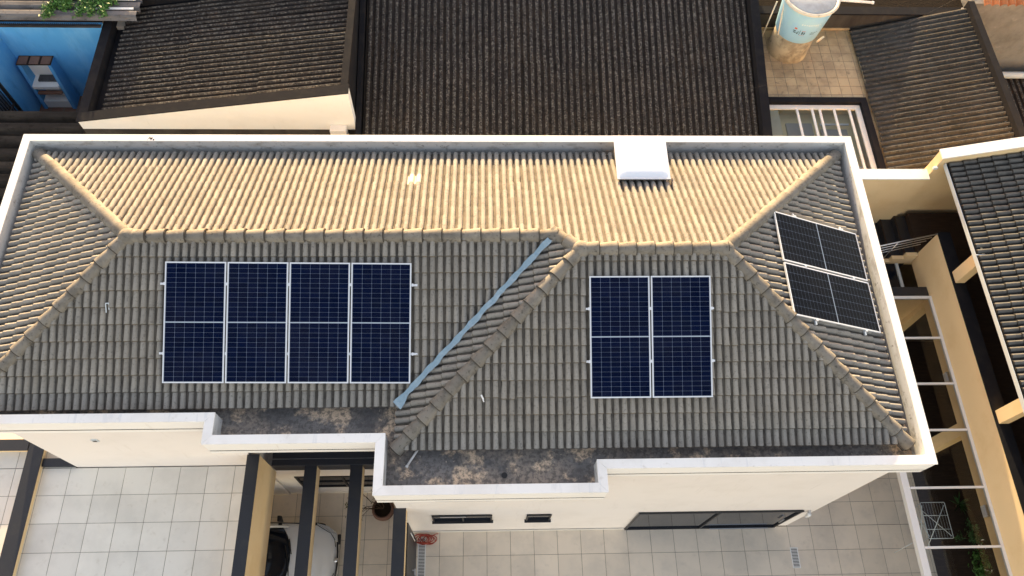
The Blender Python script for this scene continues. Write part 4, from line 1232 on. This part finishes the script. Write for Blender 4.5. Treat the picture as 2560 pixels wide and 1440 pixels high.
# flower pot with bare branches
ptt = thing('plant_pot', (-2.53, 3.92, 0), 'round brown clay pot with bare branches beside the car port', 'plant pot')
MB().lathe([(.001, 0), (.17, 0), (.25, .12), (.285, .30), (.27, .42), (.25, .46), (.215, .46), (.21, .40)], (-2.53, 3.92, .0), 28).obj('pot', M['pot'], ptt)
MB().lathe([(.212, .40), (.001, .41)], (-2.53, 3.92, 0), 28).obj('soil', M['soil'], ptt)
def branch(mb, leaves, p, d, L, r, depth):
    q = p + d * L
    mid_ = p + d * L * .5 + Vector((random.gauss(0, .03), random.gauss(0, .03), random.gauss(0, .02)))
    mb.tube([p, mid_, q], r, 5, False, r * .6)
    if depth == 0:
        for _ in range(3):
            leaves.append(q + Vector((random.gauss(0, .03), random.gauss(0, .03), random.gauss(0, .03))))
        return
    for _ in range(2):
        dd = (d + Vector((random.gauss(0, .45), random.gauss(0, .45), random.gauss(0, .25)))).normalized()
        branch(mb, leaves, q, dd, L * .72, r * .62, depth - 1)
mb = MB(); lv = []
for d in ((-.9, .05, .35), (-.7, .3, .8), (-.5, -.2, .9), (.1, .1, 1), (-1, -.1, .5)):
    branch(mb, lv, V3(-2.53, 3.92, .40), Vector(d).normalized(), .42, .013, 2)
mb.obj('branches', M['bark'], ptt)
def leaf_cloud(pts, size, m, name, parent, kind=True, up=0.3):
    mb = MB()
    for p in pts:
        a = Vector((random.gauss(0, 1), random.gauss(0, 1), random.gauss(0, 1) + up)).normalized()
        b = a.orthogonal().normalized()
        b = (Matrix.Rotation(random.uniform(0, 6.28), 3, a) @ b)
        c = a.cross(b)
        s = size * random.uniform(.6, 1.3)
        mb.add([p - b * s, p - c * s * .45 + a * s * .08, p + b * s, p + c * s * .45 + a * s * .08], [(0, 1, 2, 3)])
    o = mb.obj(name, m, parent)
    if kind: o['kind'] = 'stuff'
    return o
leaf_cloud([p for p in lv for _ in range(1)], .035, M['leafy'], 'leaves', ptt)

# plants under the canopy
p1 = thing('spiky_plant', (12.35, 3.86, 0), 'spiky green rosette plant in the shade behind the airer', 'plant')
mb = MB()
for k in range(34):
    t = random.uniform(0, 6.283); el = random.uniform(.25, 1.2); L = random.uniform(.26, .40)
    d = Vector((math.cos(t) * math.cos(el), math.sin(t) * math.cos(el), math.sin(el)))
    side = Vector((-math.sin(t), math.cos(t), 0)) * .016
    b = V3(12.35, 3.86, .12)
    mb.add([b - side, b + side, b + d * L * .6 + side * .9, b + d * L + Vector((0, 0, -.06)), b + d * L * .6 - side * .9], [(0, 1, 2, 3, 4)])
mb.obj('leaves', M['leafd'], p1, kind='stuff')
MB().lathe([(.001, .0), (.05, .0), (.04, .14), (.001, .15)], (12.35, 3.86, 0.006), 8).obj('stem', M['bark'], p1)
def bush(name, c, r, n, size, m, label, cat='shrub', flowers=0, group=None):
    t = thing(name, c, label, cat, group)
    mb = MB()
    for k in range(7):
        a = random.uniform(0, 6.28)
        mb.tube([c, (c[0] + math.cos(a) * r[0] * .5, c[1] + math.sin(a) * r[1] * .5, c[2] + r[2] * 1.2)], .012, 5, False, .005)
    mb.obj('stem', M['bark'], t)
    pts = []
    cl = [(random.gauss(0, .45), random.gauss(0, .45), random.uniform(.3, 1.6)) for _ in range(9)]
    for k in range(n):
        q = random.choice(cl)
        pts.append(Vector((c[0] + r[0] * (q[0] + random.gauss(0, .22)), c[1] + r[1] * (q[1] + random.gauss(0, .22)), c[2] + r[2] * max(.1, q[2] + random.gauss(0, .25)))))
    leaf_cloud(pts, size, m, 'foliage', t)
    if flowers:
        leaf_cloud([Vector((c[0] + random.uniform(-.2, .3), c[1] + random.uniform(-.35, -.1), c[2] + r[2] * 1.9)) for _ in range(flowers)], .035, M['petal'], 'flowers', t)
    return t
bush('leafy_bush', (12.35, 3.05, 0.006), (.24, .26, .28), 420, .04, M['leafd'], 'dark rounded bush with a few white flowers under the canopy', flowers=5)
bush('flowering_bush', (12.45, 2.35, 0.006), (.26, .34, .26), 420, .045, M['leafl'], 'greener flowering bush nearest the bottom edge under the canopy', flowers=7)
bush('yard_shrub', (-11.75, 16.25, .5), (.32, .35, .5), 700, .055, M['leafy'], 'yellowish green shrub in the blue yard against the parapet')
# vine on the pale roof
vn = thing('creeping_vine', (-11.9, 17.9, 3.5), 'green creeper trailing over the pale roof edge', 'vine')
pts, stems = [], MB()
for (x, ya, yb) in ((-12.65, 17.12, 18.4), (-12.45, 17.5, 18.6), (-12.2, 17.4, 18.8), (-11.75, 17.2, 18.8), (-11.45, 17.22, 18.6), (-11.1, 17.18, 18.7), (-12.0, 17.9, 19.2), (-11.5, 17.9, 19.2), (-11.0, 17.9, 19.0), (-10.8, 18.1, 18.9)):
    ctrl = []
    for k in range(12):
        t = k / 11
        xx = x + .28 + .35 * t + .06 * math.sin(k * 1.7 + x)
        yv = ya + (yb - ya) * t
        ctrl.append((xx, yv, 3.69))
        for _ in range(int(46 + 70 * t)):
            pts.append(Vector((xx + random.gauss(0, .07 + .05 * t), yv + random.gauss(0, .06), 3.70 + abs(random.gauss(0, .07)))))
    stems.tube(ctrl, .012, 5, False)
stems.obj('stem', M['bark'], vn)
leaf_cloud(pts, .05, M['leafl'], 'foliage', vn, up=1.2)

# thin overhead wire
mb = MB()
wp = [V3(-2.6, 11.6, 4.2), V3(8.05, 13.9, 4.9), V3(14.3, 17.4, 5.0)]
pp_ = []
for a, b in zip(wp[:-1], wp[1:]):
    for k in range(12):
        t = k / 11
        p = a.lerp(b, t); p.z -= .5 * t * (1 - t)
        pp_.append(p)
mb.tube(pp_, .0013, 4).obj('overhead_wire', M['mortar'])
tag(bpy.data.objects['overhead_wire'], 'hair thin wire sagging over the dark corrugated roofs', 'wire')

# ------------------------------------------------------------------ car
car = thing('parked_car', (-5.4, 2.68, 0), 'white hatchback parked under the pergola beams, nose to the right', 'car')
CX, CY = -3.50, 2.68
def cw(d, y, z): return (CX - d, CY + y, z)
def loft(stations, name, m, parent, sub=2, bow=0.0, wref=.86):
    """stations: list of (d, [(y,z)...]) half sections from sill to centre; mirrored"""
    v, f = [], []
    k = len(stations[0][1])
    n = 2 * k - 1
    for d, half in stations:
        ring = [(d, y, z) for y, z in half] + [(d, -y, z) for y, z in reversed(half[:-1])]
        d0, d1 = stations[0][0], stations[-1][0]
        fade = max(0.0, 1 - (d - d0) / (d1 - d0) * 1.6)
        for q in ring: v.append(cw(q[0] + bow * fade * (abs(q[1]) / wref) ** 2.4, q[1], q[2]))
    for i in range(len(stations) - 1):
        for j in range(n - 1):
            f.append((i * n + j, i * n + j + 1, (i + 1) * n + j + 1, (i + 1) * n + j))
    f.append(tuple(range(n))); f.append(tuple(range((len(stations) - 1) * n + n - 1, (len(stations) - 1) * n - 1, -1)))
    o = MB().add(v, f, True).obj(name, m, parent)
    bm = bmesh.new(); bm.from_mesh(o.data)
    bmesh.ops.recalc_face_normals(bm, faces=bm.faces); bm.to_mesh(o.data); bm.free()
    ss = o.modifiers.new('sub', 'SUBSURF'); ss.levels = sub; ss.render_levels = sub
    return o
def sect(w_, zs, zt, zb=.22):
    return [(w_ * .90, zb), (w_ * 1.0, zb + .10), (w_ * 1.01, (zb + zs) / 2), (w_ * .985, zs - .05), (w_ * .93, zs), (w_ * .72, zt - .025), (w_ * .38, zt - .005), (0, zt)]
loft([(.0, sect(.62, .50, .53, .24)), (.04, sect(.70, .56, .60)), (.14, sect(.78, .64, .69)), (.32, sect(.82, .71, .77)), (.60, sect(.845, .80, .86)), (.95, sect(.86, .88, .95)), (1.25, sect(.865, .93, .99)), (1.9, sect(.865, .95, .99)),
      (2.8, sect(.865, .96, .99)), (3.4, sect(.85, .97, .99)), (3.75, sect(.80, .95, .97)), (3.88, sect(.70, .80, .82)), (3.92, sect(.62, .60, .62))], 'body', M['carpaint'], car, bow=.16)
def gh(w_, z): return [(w_, .93), (w_ * .97, 1.02), (w_ * .90, (z + 1.0) / 2 + .06), (w_ * .82, z - .06), (w_ * .62, z - .012), (w_ * .3, z), (0, z)]
loft([(1.02, gh(.74, .965)), (1.12, gh(.765, 1.03)), (1.45, gh(.775, 1.24)), (1.75, gh(.78, 1.41)), (2.1, gh(.78, 1.49)), (2.8, gh(.78, 1.50)), (3.3, gh(.77, 1.45)), (3.62, gh(.74, 1.20)), (3.78, gh(.70, 1.0))], 'cabin', M['darkglass'], car, bow=.26, wref=.78)
# roof skin and pillars
v, f = [], []
for i, d in enumerate((1.80, 2.1, 2.6, 3.1, 3.42)):
    zt = (1.435, 1.497, 1.508, 1.49, 1.40)[i]
    for y in (-.63, -.42, 0, .42, .63):
        v.append(cw(d, y, zt - .055 * (abs(y) / .63) ** 3))
for i in range(4):
    for j in range(4):
        f.append((i * 5 + j, i * 5 + j + 1, i * 5 + j + 6, i * 5 + j + 5))
MB().add(v, f, True).obj('roof', M['carpaint'], car)
for s_ in (-1, 1):
    MB().tube([cw(1.20, .745 * s_, .97), cw(1.50, .715 * s_, 1.19), cw(1.90, .635 * s_, 1.42)], .03, 8).obj('pillar', M['carpaint'], car)
    hl = MB()
    hv = [cw(.10, .46 * s_, .665), cw(.20, .62 * s_, .70), cw(.52, .80 * s_, .80), cw(.56, .845 * s_, .74), cw(.30, .79 * s_, .65), (cw(.10, .60 * s_, .60))]
    up_ = Vector((.012, 0, .02))
    hl.prism([Vector(q) - up_ for q in hv], [Vector(q) + up_ for q in hv]).obj('headlight', M['lamp'], car)
    seam = [cw(.085, .30 * s_, .665), cw(.11, .46 * s_, .69), cw(.21, .61 * s_, .722), cw(.53, .79 * s_, .825), cw(.95, .82 * s_, .915)]
    MB().tube(seam, .009, 6).obj('bonnet_seam', M['blackmetal'], car)
    mm = MB().prism([(CX - 1.44, CY + s_ * .84, 1.0), (CX - 1.30, CY + s_ * .84, 1.0), (CX - 1.36, CY + s_ * .99, 1.0), (CX - 1.45, CY + s_ * .99, 1.0)], [(CX - 1.44, CY + s_ * .84, 1.12), (CX - 1.33, CY + s_ * .84, 1.12), (CX - 1.38, CY + s_ * .98, 1.11), (CX - 1.45, CY + s_ * .98, 1.11)]).obj('wing_mirror', M['blackmetal'], car, bevel=.015)
    MB().box(CX - 1.42, CX - 1.34, CY + s_ * .79 - .04, CY + s_ * .79 + .04, .98, 1.03).obj('stalk', M['blackmetal'], mm)
    MB().tube([cw(.95, .82 * s_, .93), cw(1.5, .835 * s_, .965), cw(2.8, .835 * s_, .985)], .014, 6).obj('window_trim', M['blackmetal'], car)
    MB().box(CX - .10, CX - .02, CY + s_ * .52 - .12, CY + s_ * .52 + .12, .33, .42).obj('fog_light', M['blackmetal'], car, bevel=.02)
    for d in (.72, 3.18):
        wc = cw(d, .80 * s_, .30)
        t_ = MB()
        n = 24
        prof = [(.16, -.09), (.28, -.10), (.30, -.07), (.30, .07), (.28, .10), (.16, .09)]
        vv, ff = [], []
        for r_, y_ in prof:
            for j in range(n):
                a = 2 * math.pi * j / n
                vv.append((wc[0] + r_ * math.cos(a), wc[1] + y_, wc[2] + r_ * math.sin(a)))
        for i in range(len(prof) - 1):
            for j in range(n):
                ff.append((i * n + j, i * n + (j + 1) % n, (i + 1) * n + (j + 1) % n, (i + 1) * n + j))
        wobj = t_.add(vv, ff, True).obj('wheel', M['rubber'], car)
        vv = [(wc[0] + .165 * math.cos(2 * math.pi * j / n), wc[1] + s_ * .07, wc[2] + .165 * math.sin(2 * math.pi * j / n)) for j in range(n)]
        MB().add(vv, [tuple(range(n))]).obj('rim', M['steel'], wobj)
MB().tube([cw(.055, -.42, .625), cw(.03, -.2, .635), cw(.022, 0, .64), cw(.03, .2, .635), cw(.055, .42, .625)], .022, 8).obj('grille', M['blackmetal'], car)
MB().lathe([(.055, 0), (.05, .02), (.001, .024)], cw(.055, 0, .655), 20).obj('badge', M['steel'], car)
MB().tube([cw(1.05, -.55, 1.0), cw(1.10, -.1, 1.035), cw(1.20, .3, 1.10)], .012, 6).tube([cw(1.05, .1, 1.0), cw(1.12, .45, 1.04)], .012, 6).obj('wiper', M['blackmetal'], car)
